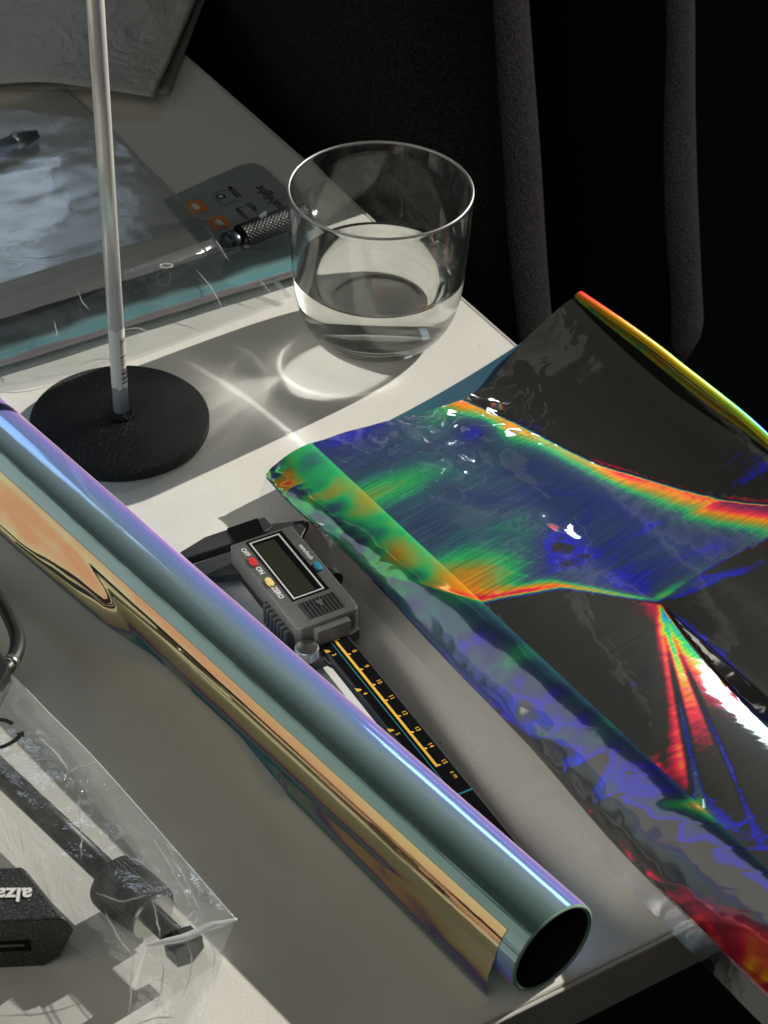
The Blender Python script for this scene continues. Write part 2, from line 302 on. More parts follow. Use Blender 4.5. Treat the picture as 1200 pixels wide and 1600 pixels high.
# ------------------------------------------------------------------ mesh helpers
def link(name, me, mat=None, parent=None, smooth=False):
    o = bpy.data.objects.new(name, me); C.objects.link(o)
    if mat is not None: me.materials.append(M[mat] if isinstance(mat, str) else mat)
    if parent is not None: o.parent = parent
    if smooth:
        for q in me.polygons: q.use_smooth = True
    return o
def from_bm(name, bm, mat=None, parent=None, smooth=False):
    me = bpy.data.meshes.new(name); bmesh.ops.recalc_face_normals(bm, faces=bm.faces); bm.to_mesh(me); bm.free()
    return link(name, me, mat, parent, smooth)
def pyd(name, vs, fs, mat=None, parent=None, smooth=False):
    me = bpy.data.meshes.new(name); me.from_pydata([tuple(v) for v in vs], [], fs); me.update()
    return link(name, me, mat, parent, smooth)
def thing(name, label, cat, loc=(0, 0, 0), rotz=0.0, group=None):
    o = bpy.data.objects.new(name, None); C.objects.link(o); o.empty_display_size = 0.01
    o.location = loc; o.rotation_euler = (0, 0, rotz); tag(o, label, cat, group); return o
def tag(o, label=None, cat=None, group=None, kind=None):
    for k, v in (('label', label), ('category', cat), ('group', group), ('kind', kind)):
        if v: o[k] = v
    return o
def prism(bm, pts, z0, z1, bevel=0.0, seg=2):
    vs = [bm.verts.new((x, y, z0)) for x, y in pts]; f = bm.faces.new(vs)
    r = bmesh.ops.extrude_face_region(bm, geom=[f]); nv = [e for e in r['geom'] if isinstance(e, bmesh.types.BMVert)]
    for v in nv: v.co.z = z1
    if bevel:
        es = {e for v in vs + nv for e in v.link_edges}
        bmesh.ops.bevel(bm, geom=list(es), offset=bevel, segments=seg, affect='EDGES', profile=0.6)
def box(bm, x0, x1, y0, y1, z0, z1, bevel=0.0, seg=2): prism(bm, [(x0, y0), (x1, y0), (x1, y1), (x0, y1)], z0, z1, bevel, seg)
def lathe(prof, seg=96, closed=False):
    vs, fs, n = [], [], len(prof)
    for i in range(seg):
        a = 2 * math.pi * i / seg
        for r, z in prof: vs.append((r * math.cos(a), r * math.sin(a), z))
    for i in range(seg):
        j = (i + 1) % seg
        for k in range(n - 1 + (1 if closed else 0)):
            k2 = (k + 1) % n
            fs.append((i * n + k, j * n + k, j * n + k2, i * n + k2))
    return vs, fs
def lathe_obj(name, prof, mat, parent=None, seg=96, smooth=True, closed=False):
    vs, fs = lathe(prof, seg, closed); bm = bmesh.new(); bv = [bm.verts.new(v) for v in vs]
    for f in fs: bm.faces.new([bv[i] for i in f])
    bmesh.ops.remove_doubles(bm, verts=bm.verts, dist=1e-7)
    bmesh.ops.dissolve_degenerate(bm, edges=bm.edges, dist=1e-8)
    return from_bm(name, bm, mat, parent, smooth)
def tube(bm, pts, r, seg=12, cap=True):
    pts = [Vector(p) for p in pts]; rings = []
    rr = r if hasattr(r, '__len__') else [r] * len(pts)
    for i, p in enumerate(pts):
        d = (pts[min(i + 1, len(pts) - 1)] - pts[max(i - 1, 0)]).normalized()
        a = d.orthogonal().normalized() if i == 0 else (a - d * a.dot(d)).normalized()
        b = d.cross(a); rings.append([bm.verts.new(p + (a * math.cos(2 * math.pi * k / seg) + b * math.sin(2 * math.pi * k / seg)) * rr[i]) for k in range(seg)])
    for i in range(len(rings) - 1):
        for k in range(seg): bm.faces.new((rings[i][k], rings[i][(k + 1) % seg], rings[i + 1][(k + 1) % seg], rings[i + 1][k]))
    if cap: bm.faces.new(rings[0][::-1]); bm.faces.new(rings[-1])
def grid(name, nu, nv, fn, mat, parent=None, smooth=True, thick=0.0):
    vs = [fn(i / nu, j / nv) for j in range(nv + 1) for i in range(nu + 1)]
    fs = [(j * (nu + 1) + i, j * (nu + 1) + i + 1, (j + 1) * (nu + 1) + i + 1, (j + 1) * (nu + 1) + i) for j in range(nv) for i in range(nu)]
    o = pyd(name, vs, fs, mat, parent, smooth)
    if thick:
        m = o.modifiers.new('thickness', 'SOLIDIFY'); m.thickness = thick; m.offset = 0
    return o
def catmull(pts, n):
    pts = [Vector(p) for p in pts]; out = []
    P_ = [pts[0] * 2 - pts[1]] + pts + [pts[-1] * 2 - pts[-2]]
    for k in range(n + 1):
        x = k / n * (len(pts) - 1); i = min(int(x), len(pts) - 2); f = x - i
        a, b, c, d = P_[i:i + 4]
        out.append(0.5 * ((2 * b) + (c - a) * f + (2 * a - 5 * b + 4 * c - d) * f * f + (3 * b - a - 3 * c + d) * f ** 3))
    return out
def text(name, s, size, mat, parent, mtx, bold=False, shear=0.0, extrude=0.00004, align='CENTER', off=0.0):
    cu = bpy.data.curves.new(name, 'FONT'); cu.body = s; cu.size = size; cu.align_x = align; cu.align_y = 'CENTER'; cu.extrude = extrude; cu.shear = shear; cu.offset = off
    cu.resolution_u = 3
    tmp = bpy.data.objects.new(name + '_tmp', cu); C.objects.link(tmp)
    dg = bpy.context.evaluated_depsgraph_get(); me = bpy.data.meshes.new_from_object(tmp.evaluated_get(dg))
    bpy.data.objects.remove(tmp); bpy.data.curves.remove(cu)
    o = link(name, me, mat, parent); me.transform(mtx); return o
def nz3(x, y, z=0.0): return noise.noise(Vector((x, y, z)))

# ------------------------------------------------------------------ setting: floor, table
fl = pyd('floor', [(-4, -3, -0.73), (4, -3, -0.73), (4, 6, -0.73), (-4, 6, -0.73)], [(0, 1, 2, 3)], 'floor'); tag(fl, kind='structure')
K = Vector((0.2446, 0.626)); bd = Vector((-0.5505, 0.8349)); fd = Vector((-0.8387, -0.5446))
table = thing('table', 'white laminate table top with rounded edge, everything lies on it', 'table', (K.x, K.y, 0))
def rect(a0, a1, b0, b1): return [tuple(bd * a + fd * b) for a, b in ((a0, b0), (a1, b0), (a1, b1), (a0, b1))]
bm = bmesh.new(); prism(bm, rect(0.0022, 1.25, 0.0022, 0.85), -0.024, 0.0, 0.0006, 1); from_bm('table_top', bm, 'table', table)
bm = bmesh.new(); prism(bm, rect(-0.0, 0.0018, 0.0, 0.85), -0.0245, -0.0004, 0.0008, 3); from_bm('edge_band', bm, 'edge', table)
bm = bmesh.new(); prism(bm, rect(0.0022, 1.25, 0.0, 0.0018), -0.0245, -0.0004, 0.0008, 3); from_bm('edge_band', bm, 'edge', table)
for a, b in ((0.16, 0.16), (1.15, 0.16), (1.15, 0.75), (0.16, 0.75)):
    q = bd * a + fd * b; bm = bmesh.new(); box(bm, q.x - 0.02, q.x + 0.02, q.y - 0.02, q.y + 0.02, -0.73, -0.0246, 0.002); from_bm('leg', bm, 'floor', table)

# ------------------------------------------------------------------ black cloth behind the table
def round_fold(cx, cy, r_, a0, a1, n): return [(cx + r_ * math.cos(R(a0 + (a1 - a0) * k / n)), cy + r_ * math.sin(R(a0 + (a1 - a0) * k / n)), 0) for k in range(n + 1)]
path = catmull([(-0.16, 1.34, 0), (-0.10, 1.24, 0), (-0.066, 1.165, 0), (-0.035, 1.115, 0)] + round_fold(0.031, 1.106, 0.046, -150, 55, 9) + [(0.066, 1.19, 0)] + round_fold(0.127, 1.210, 0.045, -160, 55, 9) + [(0.135, 1.30, 0)], 150)
def clothfn(u, v):
    p = path[min(round(u * 150), 150)]; z = 0.46 - v * 0.715
    fx = 0.002 * math.sin(z * 12) + max(-0.10, -z) * 0.15 + 0.002 * nz3(p.x * 12, z * 6)
    fy = 0.006 * nz3(p.x * 20 + 5, z * 9)
    end = sm((-0.19 - z) / 0.06) * max(0, p.x - 0.09) * 0.5
    return (p.x + fx - end, p.y + fy, z)
def sm(x): x = max(0, min(1, x)); return x * x * (3 - 2 * x)
o = grid('black_cloth', 150, 110, clothfn, 'fleece', thick=0.003)
tag(o, 'black fleece cloth hanging in soft vertical folds behind the white table', 'cloth')

# ------------------------------------------------------------------ tumbler and water
GX, GY = -0.0064, 0.9097
outer = [(0.0, 0.0012), (0.018, 0.001), (0.0235, 0.0), (0.0262, 0.0006), (0.0302, 0.0032), (0.0345, 0.0085), (0.0378, 0.0155), (0.0398, 0.0235), (0.0409, 0.033), (0.0418, 0.046), (0.0427, 0.062), (0.0433, 0.0755), (0.04345, 0.0795), (0.0431, 0.0802)]
inner = [(0.0424, 0.0802), (0.0421, 0.0795), (0.0418, 0.074), (0.0411, 0.060), (0.0402, 0.046), (0.0392, 0.033), (0.0379, 0.0235), (0.0355, 0.0165), (0.0310, 0.0108), (0.0245, 0.0080), (0.0150, 0.0070), (0.0, 0.0068)]
def dense(pr, n):
    return [(max(0.0, v.x), v.y) for v in catmull([(a, b, 0) for a, b in pr], n)]
po, pi_ = dense(outer, 52), dense(inner, 48)
po[0] = (0.0, po[0][1]); pi_[-1] = (0.0, pi_[-1][1])
tum = lathe_obj('tumbler_glass', po + pi_, 'glass', seg=128); tum.location = (GX, GY, 0.0002)
tag(tum, 'clear round tumbler half filled with water near the table edge', 'glass')
t = NT('polished_lip'); g = t.n('BsdfGlass'); g.inputs['IOR'].default_value = 1.5; g.inputs['Roughness'].default_value = 0.05
gd = t.n('BsdfGlossy'); gd.inputs['Roughness'].default_value = 0.45; mg = t.n('MixShader'); mg.inputs[0].default_value = 0.5; t.set(mg.inputs[1], g); t.set(mg.inputs[2], gd); M['lip'] = t.done(mg)
lipr = lathe_obj('rim', [(0.04276 + 0.00062 * math.cos(a), 0.0801 + 0.00062 * math.sin(a)) for a in [2 * math.pi * k / 14 for k in range(14)]], 'lip', tum, 160, closed=True)  # ring added over the lip to brighten the rim's highlight
WL = 0.0372
wi = [(r + 0.00012, z - 0.0001) for r, z in reversed(pi_) if z < WL - 0.0006]
wi[0] = (0.0, wi[0][1]); rW = wi[-1][0] + 0.0001
wp = wi + [(rW, WL + 0.0002), (rW - 0.0009, WL - 0.0002), (rW - 0.0022, WL - 0.0005)] + [(rW * k, WL - 0.0006) for k in (0.8, 0.5, 0.25)] + [(0.0, WL - 0.0006)]
wat = lathe_obj('water', wp, 'water', seg=128); wat.location = (GX, GY, 0.0002)
tag(wat, 'clear still water in the lower half of the tumbler', 'water')

# added lamp by the tumbler, with a drawn pattern, stands in for water-focused sunlight
def caustic_lamp(name, lp, energy, shapes):
    d = bpy.data.lights.new(name, 'SPOT'); d.energy = energy; d.spot_size = R(165); d.spot_blend = 0.3; d.shadow_soft_size = 0.001; d.color = (1.0, 0.97, 0.9); d.use_nodes = True
    o = bpy.data.objects.new(name, d); C.objects.link(o); o.location = lp
    nt = d.node_tree; em = next(n for n in nt.nodes if n.type == 'EMISSION'); tt = NT.__new__(NT); tt.t = nt
    tc = tt.n('TexCoord'); sp = tt.n('SeparateXYZ'); tt.set(sp.inputs[0], tc.outputs['Normal'])
    nzp = tt.math('MAXIMUM', tt.math('ABSOLUTE', sp.outputs[2]), 0.05)
    X = tt.math('ADD', tt.math('MULTIPLY', tt.math('DIVIDE', sp.outputs[0], nzp), lp[2]), lp[0]); Y = tt.math('ADD', tt.math('MULTIPLY', tt.math('DIVIDE', sp.outputs[1], nzp), lp[2]), lp[1])
    pv = tt.n('CombineXYZ'); tt.set(pv.inputs[0], X); tt.set(pv.inputs[1], Y)
    tot = None
    for fn in shapes:
        v = fn(tt, X, Y, pv.outputs[0]); tot = v if tot is None else tt.math('ADD', tot, v)
    comp = tt.math('DIVIDE', tot, tt.math('POWER', nzp, 3.0)); tt.set(em.inputs['Strength'], comp); return o
def wobble(tt, pv, sc_, amp):
    n_ = tt.noise(sc_, 3, 0.5, pv); return tt.math('MULTIPLY', tt.math('SUBTRACT', n_, 0.5), amp)
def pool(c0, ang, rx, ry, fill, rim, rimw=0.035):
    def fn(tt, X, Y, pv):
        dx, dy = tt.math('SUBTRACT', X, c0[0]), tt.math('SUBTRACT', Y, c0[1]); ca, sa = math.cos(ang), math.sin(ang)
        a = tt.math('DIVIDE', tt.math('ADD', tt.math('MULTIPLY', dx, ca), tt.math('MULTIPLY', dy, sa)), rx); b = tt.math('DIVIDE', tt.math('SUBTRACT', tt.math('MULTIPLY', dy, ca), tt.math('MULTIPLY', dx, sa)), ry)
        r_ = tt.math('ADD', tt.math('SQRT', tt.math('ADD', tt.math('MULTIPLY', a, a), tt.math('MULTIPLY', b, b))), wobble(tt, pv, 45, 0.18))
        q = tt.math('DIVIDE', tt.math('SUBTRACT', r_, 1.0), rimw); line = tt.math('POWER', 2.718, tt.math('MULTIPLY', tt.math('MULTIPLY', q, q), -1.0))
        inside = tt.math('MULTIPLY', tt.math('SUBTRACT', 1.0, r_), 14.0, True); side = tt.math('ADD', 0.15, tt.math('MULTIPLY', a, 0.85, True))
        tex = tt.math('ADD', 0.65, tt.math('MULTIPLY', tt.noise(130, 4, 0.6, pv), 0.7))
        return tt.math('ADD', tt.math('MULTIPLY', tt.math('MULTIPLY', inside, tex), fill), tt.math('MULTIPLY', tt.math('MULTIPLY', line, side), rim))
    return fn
def fan(c0, ang, spread, length, gain):
    def fn(tt, X, Y, pv):
        dx, dy = tt.math('SUBTRACT', X, c0[0]), tt.math('SUBTRACT', Y, c0[1]); ca, sa = math.cos(ang), math.sin(ang)
        a = tt.math('ADD', tt.math('MULTIPLY', dx, ca), tt.math('MULTIPLY', dy, sa)); b = tt.math('SUBTRACT', tt.math('MULTIPLY', dy, ca), tt.math('MULTIPLY', dx, sa))
        th = tt.math('DIVIDE', b, tt.math('MAXIMUM', a, 0.0008)); cx = tt.n('CombineXYZ'); tt.set(cx.inputs[0], tt.math('MULTIPLY', th, 6.0)); st = tt.noise(1.0, 3, 0.6, cx.outputs[0])
        q = tt.math('DIVIDE', th, spread); g_ = tt.math('POWER', 2.718, tt.math('MULTIPLY', tt.math('MULTIPLY', q, q), -1.0)); fall = tt.math('POWER', 2.718, tt.math('DIVIDE', tt.math('MULTIPLY', a, -1.0), length))
        pos_ = tt.math('MULTIPLY', a, 800.0, True)
        return tt.math('MULTIPLY', tt.math('MULTIPLY', tt.math('MULTIPLY', g_, fall), pos_), tt.math('MULTIPLY', tt.ramp(st, [(0.3, (0.1,) * 3), (0.75, (1.6,) * 3)]), gain))
    return fn
def arc(p0, p1, p2, wd, gain):
    "bright curved line through three points on the table, fading over the far side"
    a_, b_, c_ = p0.to_2d(), p1.to_2d(), p2.to_2d(); d_ = 2 * (a_.x * (b_.y - c_.y) + b_.x * (c_.y - a_.y) + c_.x * (a_.y - b_.y))
    ux = (a_.length_squared * (b_.y - c_.y) + b_.length_squared * (c_.y - a_.y) + c_.length_squared * (a_.y - b_.y)) / d_
    uy = (a_.length_squared * (c_.x - b_.x) + b_.length_squared * (a_.x - c_.x) + c_.length_squared * (b_.x - a_.x)) / d_
    cc = Vector((ux, uy)); rad = (a_ - cc).length; half = max((a_ - b_).length, (c_ - b_).length) * 1.1
    def fn(tt, X, Y, pv):
        dx, dy = tt.math('SUBTRACT', X, ux), tt.math('SUBTRACT', Y, uy); r_ = tt.math('SQRT', tt.math('ADD', tt.math('MULTIPLY', dx, dx), tt.math('MULTIPLY', dy, dy)))
        e = tt.math('SUBTRACT', r_, rad); q = tt.math('DIVIDE', e, wd); line = tt.math('POWER', 2.718, tt.math('MULTIPLY', tt.math('MULTIPLY', q, q), -1.0))
        q2 = tt.math('DIVIDE', e, wd * 9); glow = tt.math('MULTIPLY', tt.math('POWER', 2.718, tt.math('MULTIPLY', tt.math('MULTIPLY', q2, q2), -1.0)), 0.25)
        bx, by = tt.math('SUBTRACT', X, b_.x), tt.math('SUBTRACT', Y, b_.y); l_ = tt.math('DIVIDE', tt.math('SQRT', tt.math('ADD', tt.math('MULTIPLY', bx, bx), tt.math('MULTIPLY', by, by))), half)
        lim = tt.math('POWER', 2.718, tt.math('MULTIPLY', tt.math('POWER', l_, 4.0), -1.0))
        return tt.math('MULTIPLY', tt.math('MULTIPLY', tt.math('ADD', line, glow), lim), gain)
    return fn
pcn = at(535, 574); SA = R(39.5 + 180); foc = at(442, 588)
caustic_lamp('water_caustic', (-0.040, 0.876, 0.030), 0.015, [pool((pcn.x, pcn.y), SA, 0.030, 0.0215, 1.5, 1.5, 0.03), fan((foc.x, foc.y), SA, 0.5, 0.045, 1.9), arc(at(449, 542), at(438, 578), at(468, 606), 0.0006, 2.6), arc(at(470, 608), at(560, 617), at(632, 588), 0.0006, 1.3), arc(at(372, 560), at(352, 590), at(362, 625), 0.0005, 0.4), arc(at(400, 560), at(418, 590), at(400, 640), 0.0005, 0.6),
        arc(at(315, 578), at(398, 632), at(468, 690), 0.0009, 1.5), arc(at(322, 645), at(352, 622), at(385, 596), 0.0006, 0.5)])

# ------------------------------------------------------------------ rod stand
ST = thing('rod_stand', 'silver rod standing upright in a round black printed base', 'stand', (-0.1218, 0.8264, 0.0002))
lathe_obj('base_disc', [(0, 0), (0.0398, 0), (0.0404, 0.0004), (0.0408, 0.0012), (0.0408, 0.0052), (0.0405, 0.0058), (0.0398, 0.006), (0.039, 0.0059), (0, 0.0059)], 'printed', ST, 128, smooth=False)
rb = Vector((0.0007, 0.0020, 0.0058)); lean = Vector((-0.0035, 0.004, 1.0)).normalized()
lathe_c = lathe_obj('collar', [(0.0036, 0.0), (0.0062, 0.0), (0.0058, 0.0015), (0.0048, 0.0026), (0.0037, 0.003)], 'printed', ST, 32); lathe_c.location = rb
bm = bmesh.new(); tube(bm, [rb - lean * 0.003, rb + lean * 0.30], 0.0036, 40); rod = from_bm('rod', bm, 'alu', ST, True)
def arc_sheet(name, r, a0, a1, z0, z1, mat, parent, na=20, nzs=8, wob=0.0):
    def fn(u, v):
        a = a0 + (a1 - a0) * u; z = z0 + (z1 - z0) * v
        if wob: z += wob * nz3(a * 1.7, v * 2) * (1 if v in (0.0, 1.0) else 0)
        p = rb + lean * z + Vector((math.cos(a), math.sin(a), 0)) * r
        return tuple(p)
    return grid(name, na, nzs, fn, mat, parent)
lab = arc_sheet('price_label', 0.00368, R(-190), R(15), 0.0168, 0.0485, 'label', ST, 24, 6, 0.002)
z = 0.0195
for wd, gp in [(8, 6), (3, 3), (10, 3), (3, 4), (12, 4), (6, 3), (3, 10), (3, 3), (4, 4), (3, 3), (4, 5), (3, 3), (9, 6), (3, 5), (3, 4), (4, 3), (3, 5), (3, 3), (4, 4), (5, 3), (9, 3), (4, 9)]:
    arc_sheet('barcode_bar', 0.00372, R(-62), R(-6), z, z + wd * 0.0001, 'grey_text', lab, 6, 1); z += (wd + gp) * 0.000125
bm = bmesh.new(); bmesh.ops.create_icosphere(bm, subdivisions=3, radius=0.0016)
for v in bm.verts: v.co += v.co.normalized() * 0.0007 * nz3(v.co.x * 900, v.co.y * 900, v.co.z * 900); v.co.z *= 1.4
for v in bm.verts: v.co += rb + Vector((0.0042, -0.0012, 0.0012))
from_bm('glue_blob', bm, 'gloss_black', ST, True)

# ------------------------------------------------------------------ film roll
E0 = Vector((0.0631, 0.5138, 0.0)); ax = Vector((-0.656, 0.755, 0)).normalized(); la = Vector((-ax.y, ax.x, 0)) ; RR = 0.019
RO = thing('film_roll', 'long roll of teal and violet iridescent film lying diagonally across the table', 'film roll', (E0.x, E0.y, 0.0003))
def cyl(s, a, r): return ax * s + la * (r * math.cos(a)) + Vector((0, 0, RR + r * math.sin(a)))
NS, NA = 90, 96
def rollfn(u, v):
    s = -0.0 + 0.46 * u; a = 2 * math.pi * v
    r = RR - 0.0002 + 0.00010 * nz3(s * 14, math.cos(a) * 2, math.sin(a) * 2) + 0.00012 * math.sin(a * 1.0 + s * 8)
    return tuple(cyl(s, a, r))
grid('wound_film', NS, NA, rollfn, 'roll', RO)
def annfn(u, v):
    a = 2 * math.pi * u; r = RR - 0.0002 - v * 0.0020
    return tuple(cyl(0.0 + 0.0007 * math.sin(v * 3.14) * -1, a, r))
grid('film_edge_ring', 96, 6, annfn, 'roll_edge', RO)
grid('core_tube', 2, 64, lambda u, v: tuple(cyl(0.0004 + 0.455 * u, 2 * math.pi * v, RR - 0.0022)), 'core', RO)
def lerp(x, tab):
    for (a, b), (c, d) in zip(tab, tab[1:]):
        if x <= c: return b + (d - b) * max(0, (x - a)) / (c - a)
    return tab[-1][1]
def sm(x): x = max(0, min(1, x)); return x * x * (3 - 2 * x)
LATE = [(0.0, 0.0215), (0.012, 0.0210), (0.06, 0.0190), (0.128, 0.0165), (0.132, 0.0175), (0.16, 0.0145), (0.19, 0.0120), (0.205, 0.0132), (0.243, 0.0225), (0.30, 0.0268), (0.35, 0.0282), (0.46, 0.029)]
ZE = [(0.0, 0.0006), (0.128, 0.0006), (0.132, 0.0045), (0.16, 0.0035), (0.19, 0.0020), (0.205, 0.0035), (0.243, 0.0105), (0.30, 0.0142), (0.35, 0.0155), (0.46, 0.016)]
def flapfn(u, v):
    s = 0.0085 + 0.445 * u
    a0 = R(42)
    p0 = (RR * math.cos(a0) + 0.00025, RR + RR * math.sin(a0)); p3 = (lerp(s, LATE), lerp(s, ZE))
    hug = math.exp(-((s - 0.192) / 0.03) ** 2)
    p1 = (p0[0] + 0.0050, p0[1] - 0.0078); bul = 0.0
    p2 = (p3[0] + 0.0016, p3[1] + 0.0085)
    if hug > 0.5:
        a3 = -math.acos(min(1, p3[0] / RR)) if p3[0] < RR else 0
    q = 1 - v
    lat = q ** 3 * p0[0] + 3 * q * q * v * p1[0] + 3 * q * v * v * p2[0] + v ** 3 * p3[0]
    z = q ** 3 * p0[1] + 3 * q * q * v * p1[1] + 3 * q * v * v * p2[1] + v ** 3 * p3[1]
    a = a0 - v * (a0 + math.acos(min(1, 0.0108 / RR)) + R(0)); hl, hz = RR * 1.012 * math.cos(a), RR + RR * 1.012 * math.sin(a)
    lat = lat * (1 - hug) + hl * hug; z = z * (1 - hug) + hz * hug
    wv = math.sin(math.pi * min(1, v * 1.1)) * (1 - hug)
    lat += wv * (0.0011 * nz3(s * 18, v * 2.2) + 0.0003 * nz3(s * 50, v * 4, 3)); z += wv * 0.0005 * nz3(s * 20, v * 2, 9)
    d_ = math.hypot(lat, z - RR)
    if d_ < RR * 1.012: lat, z = lat / d_ * RR * 1.012, RR + (z - RR) / d_ * RR * 1.012
    return tuple(ax * s + la * lat + Vector((0, 0, max(z, 0.0003))))
grid('loose_film_end', 220, 40, flapfn, 'flap', RO)
def tapefn(u, v):
    s = 0.186 + 0.018 * u; a = R(20) - v * R(62)
    return tuple(cyl(s, a, RR * 1.02))
grid('tape_strip', 6, 14, tapefn, 'tape', RO)

# added strip lamp standing in for sunlight that the roll throws across the table
rl = bpy.data.lights.new('roll_reflection', 'AREA'); rl.shape = 'RECTANGLE'; rl.size = 0.27; rl.size_y = 0.006; rl.energy = 0.014; rl.color = (1.0, 0.93, 0.82); rl.spread = R(70); rl.use_nodes = True
ro_ = bpy.data.objects.new('roll_reflection', rl); C.objects.link(ro_)
em_d = (-la + Vector((0, 0, -0.42))).normalized(); zx = -em_d; xx = ax.copy(); yy = zx.cross(xx).normalized()
ro_.matrix_world = Matrix(((xx.x, yy.x, zx.x, 0), (xx.y, yy.y, zx.y, 0), (xx.z, yy.z, zx.z, 0), (0, 0, 0, 1))); ro_.location = E0 + ax * 0.137 - la * 0.0196 + Vector((0, 0, 0.0265))
tt = NT.__new__(NT); tt.t = rl.node_tree; em = next(n for n in rl.node_tree.nodes if n.type == 'EMISSION'); su = tt.n('SeparateXYZ'); tt.set(su.inputs[0], tt.n('TexCoord').outputs['UV']); cu_ = tt.n('CombineXYZ'); tt.set(cu_.inputs[0], su.outputs[0])
tt.set(em.inputs['Strength'], tt.ramp(tt.noise(60, 4, 0.7, cu_.outputs[0]), [(0.35, (0.3,) * 3), (0.7, (2.0,) * 3)]))

# ------------------------------------------------------------------ digital caliper
CD = Vector((0.5156, -0.8568, 0)); CO = Vector((-0.0527, 0.7375, 0.0002))
CAL = thing('digital_caliper', 'black digital caliper with grey display housing, red, yellow and blue buttons', 'caliper', CO, math.atan2(CD.y, CD.x))
c = 0.01
def cm(pts): return [(x * c, y * c) for x, y in pts]
bm = bmesh.new(); prism(bm, cm([(-0.35, -0.86), (21.5, -0.86), (21.5, 0.47), (-0.35, 0.47)]), 0.0062, 0.0098, 0.0004, 1); beam = from_bm('beam', bm, 'carbon', CAL)
bm = bmesh.new(); prism(bm, cm([(0.0, -0.70), (21.2, -0.70), (21.2, 0.40), (0.0, 0.40)]), 0.0099, 0.01005); plate = from_bm('scale_plate', bm, 'gloss_black', CAL)
ZP = 0.0101
bm = bmesh.new(); box(bm, 0.063, 0.1502, -0.0021, -0.0010, ZP, ZP + 0.00006)
from_bm('scale_line', bm, 'yellow_ink', plate)
mm = None
for i in range(66, 151, 5):
    if i % 10 and i % 5: continue
for k in range(7, 16):
    bm = bmesh.new(); x = k * c
    prism(bm, [(x - 0.0010, -0.0011), (x + 0.0002, -0.0011), (x + 0.0002, 0.0001), (x - 0.0003, 0.0001)], ZP, ZP + 0.00006); from_bm('scale_tick', bm, 'yellow_ink', plate)
    text('scale_digit', str(k), 0.0027, 'white_ink' if False else 'yellow_ink', plate, Matrix.Translation((x - 0.0009, 0.0021, ZP)) @ Matrix.Rotation(R(0), 4, 'Z'))
text('unit_text', 'c m', 0.0026, 'yellow_ink', plate, Matrix.Translation((0.1568, 0.0020, ZP)))
bm = bmesh.new(); box(bm, 0.06, 0.1655, -0.0038, -0.0034, ZP, ZP + 0.00005); from_bm('guide_line', bm, 'cyan_ink', plate)
bm = bmesh.new(); box(bm, 0.1660, 0.1668, -0.0068, 0.0042, ZP, ZP + 0.00005); from_bm('end_line', bm, 'cyan_ink', plate)
for k, x in ((3, 7.47), (4, 10.0), (5, 12.55)):
    bm = bmesh.new(); prism(bm, cm([(x - 0.2, -0.83), (x + 0.02, -0.83), (x + 0.02, -0.62), (x - 0.08, -0.66)]), ZP, ZP + 0.00006); from_bm('scale_tick', bm, 'yellow_ink', plate)
    text('scale_digit', str(k), 0.0027, 'yellow_ink', plate, Matrix.Translation(((x + 0.24) * c, -0.0061, ZP)))
# slider plate under the housing, with the inch side tongue seen beside the thumb screw
bm = bmesh.new(); prism(bm, cm([(6.5, -1.15), (7.9, -0.98), (8.1, -0.87), (6.5, -0.87)]), 0.0066, 0.0092, 0.0003, 1); from_bm('slider_tongue', bm, 'carbon', CAL)
# jaws
bm = bmesh.new(); prism(bm, cm([(-1.2, 0.9), (-1.2, -1.95), (-0.80, -3.3), (-0.45, -3.9), (-0.32, -3.9), (-0.30, -1.1), (-0.30, 0.5), (-0.5, 0.95)]), 0.0062, 0.0112, 0.0004, 1); from_bm('fixed_jaw', bm, 'carbon', CAL)
bm = bmesh.new(); prism(bm, cm([(-1.18, -0.9), (-1.18, 0.55), (-0.32, 0.40), (-0.32, -0.98)]), 0.01125, 0.0118); from_bm('jaw_plate', bm, 'gloss_black', CAL)
bm = bmesh.new(); prism(bm, cm([(0.02, -1.1), (0.02, -3.5), (0.16, -3.9), (0.38, -3.85), (1.05, -2.75), (1.42, -1.7), (1.5, -1.1)]), 0.0052, 0.0100, 0.0004, 1); from_bm('sliding_jaw', bm, 'carbon', CAL)
bm = bmesh.new(); prism(bm, cm([(-0.95, 0.6), (-0.35, 0.6), (-0.28, 2.35), (-0.36, 2.4)]), 0.0066, 0.0096, 0.0002, 1); from_bm('inner_jaw', bm, 'carbon', CAL)
bm = bmesh.new(); prism(bm, cm([(-0.22, 0.9), (0.9, 0.9), (0.75, 1.6), (-0.05, 2.45), (-0.16, 2.4)]), 0.0070, 0.0105, 0.0002, 1); from_bm('inner_jaw', bm, 'carbon', CAL)
# housing
HZ = 0.0200
bm = bmesh.new(); prism(bm, cm([(0.72, -1.70), (6.55, -1.72), (6.70, -1.55), (6.70, 0.95), (6.60, 1.12), (6.2, 1.17), (0.76, 1.17)]), 0.0102, HZ, 0.0009, 3)
hs = from_bm('housing', bm, 'case', CAL)
bm = bmesh.new(); prism(bm, cm([(0.85, -1.62), (6.9, -1.62), (6.9, -1.2), (7.0, -0.9), (7.0, 0.55), (6.9, 1.05), (0.85, 1.05)]), 0.0050, 0.0105, 0.0006, 2); from_bm('housing_base', bm, 'case_dark', CAL)
bm = bmesh.new(); prism(bm, cm([(6.62, -1.0), (7.02, -1.0), (7.02, 0.56), (6.62, 0.56)]), 0.0105, 0.0182, 0.0007, 2); from_bm('battery_cover', bm, 'case', CAL)
bm = bmesh.new(); prism(bm, cm([(0.90, -1.06), (5.10, -1.08), (5.10, 0.61), (0.92, 0.61)]), HZ - 0.0002, HZ + 0.00025, 0.0001, 1); disp = from_bm('display_bezel', bm, 'gloss_black', CAL)
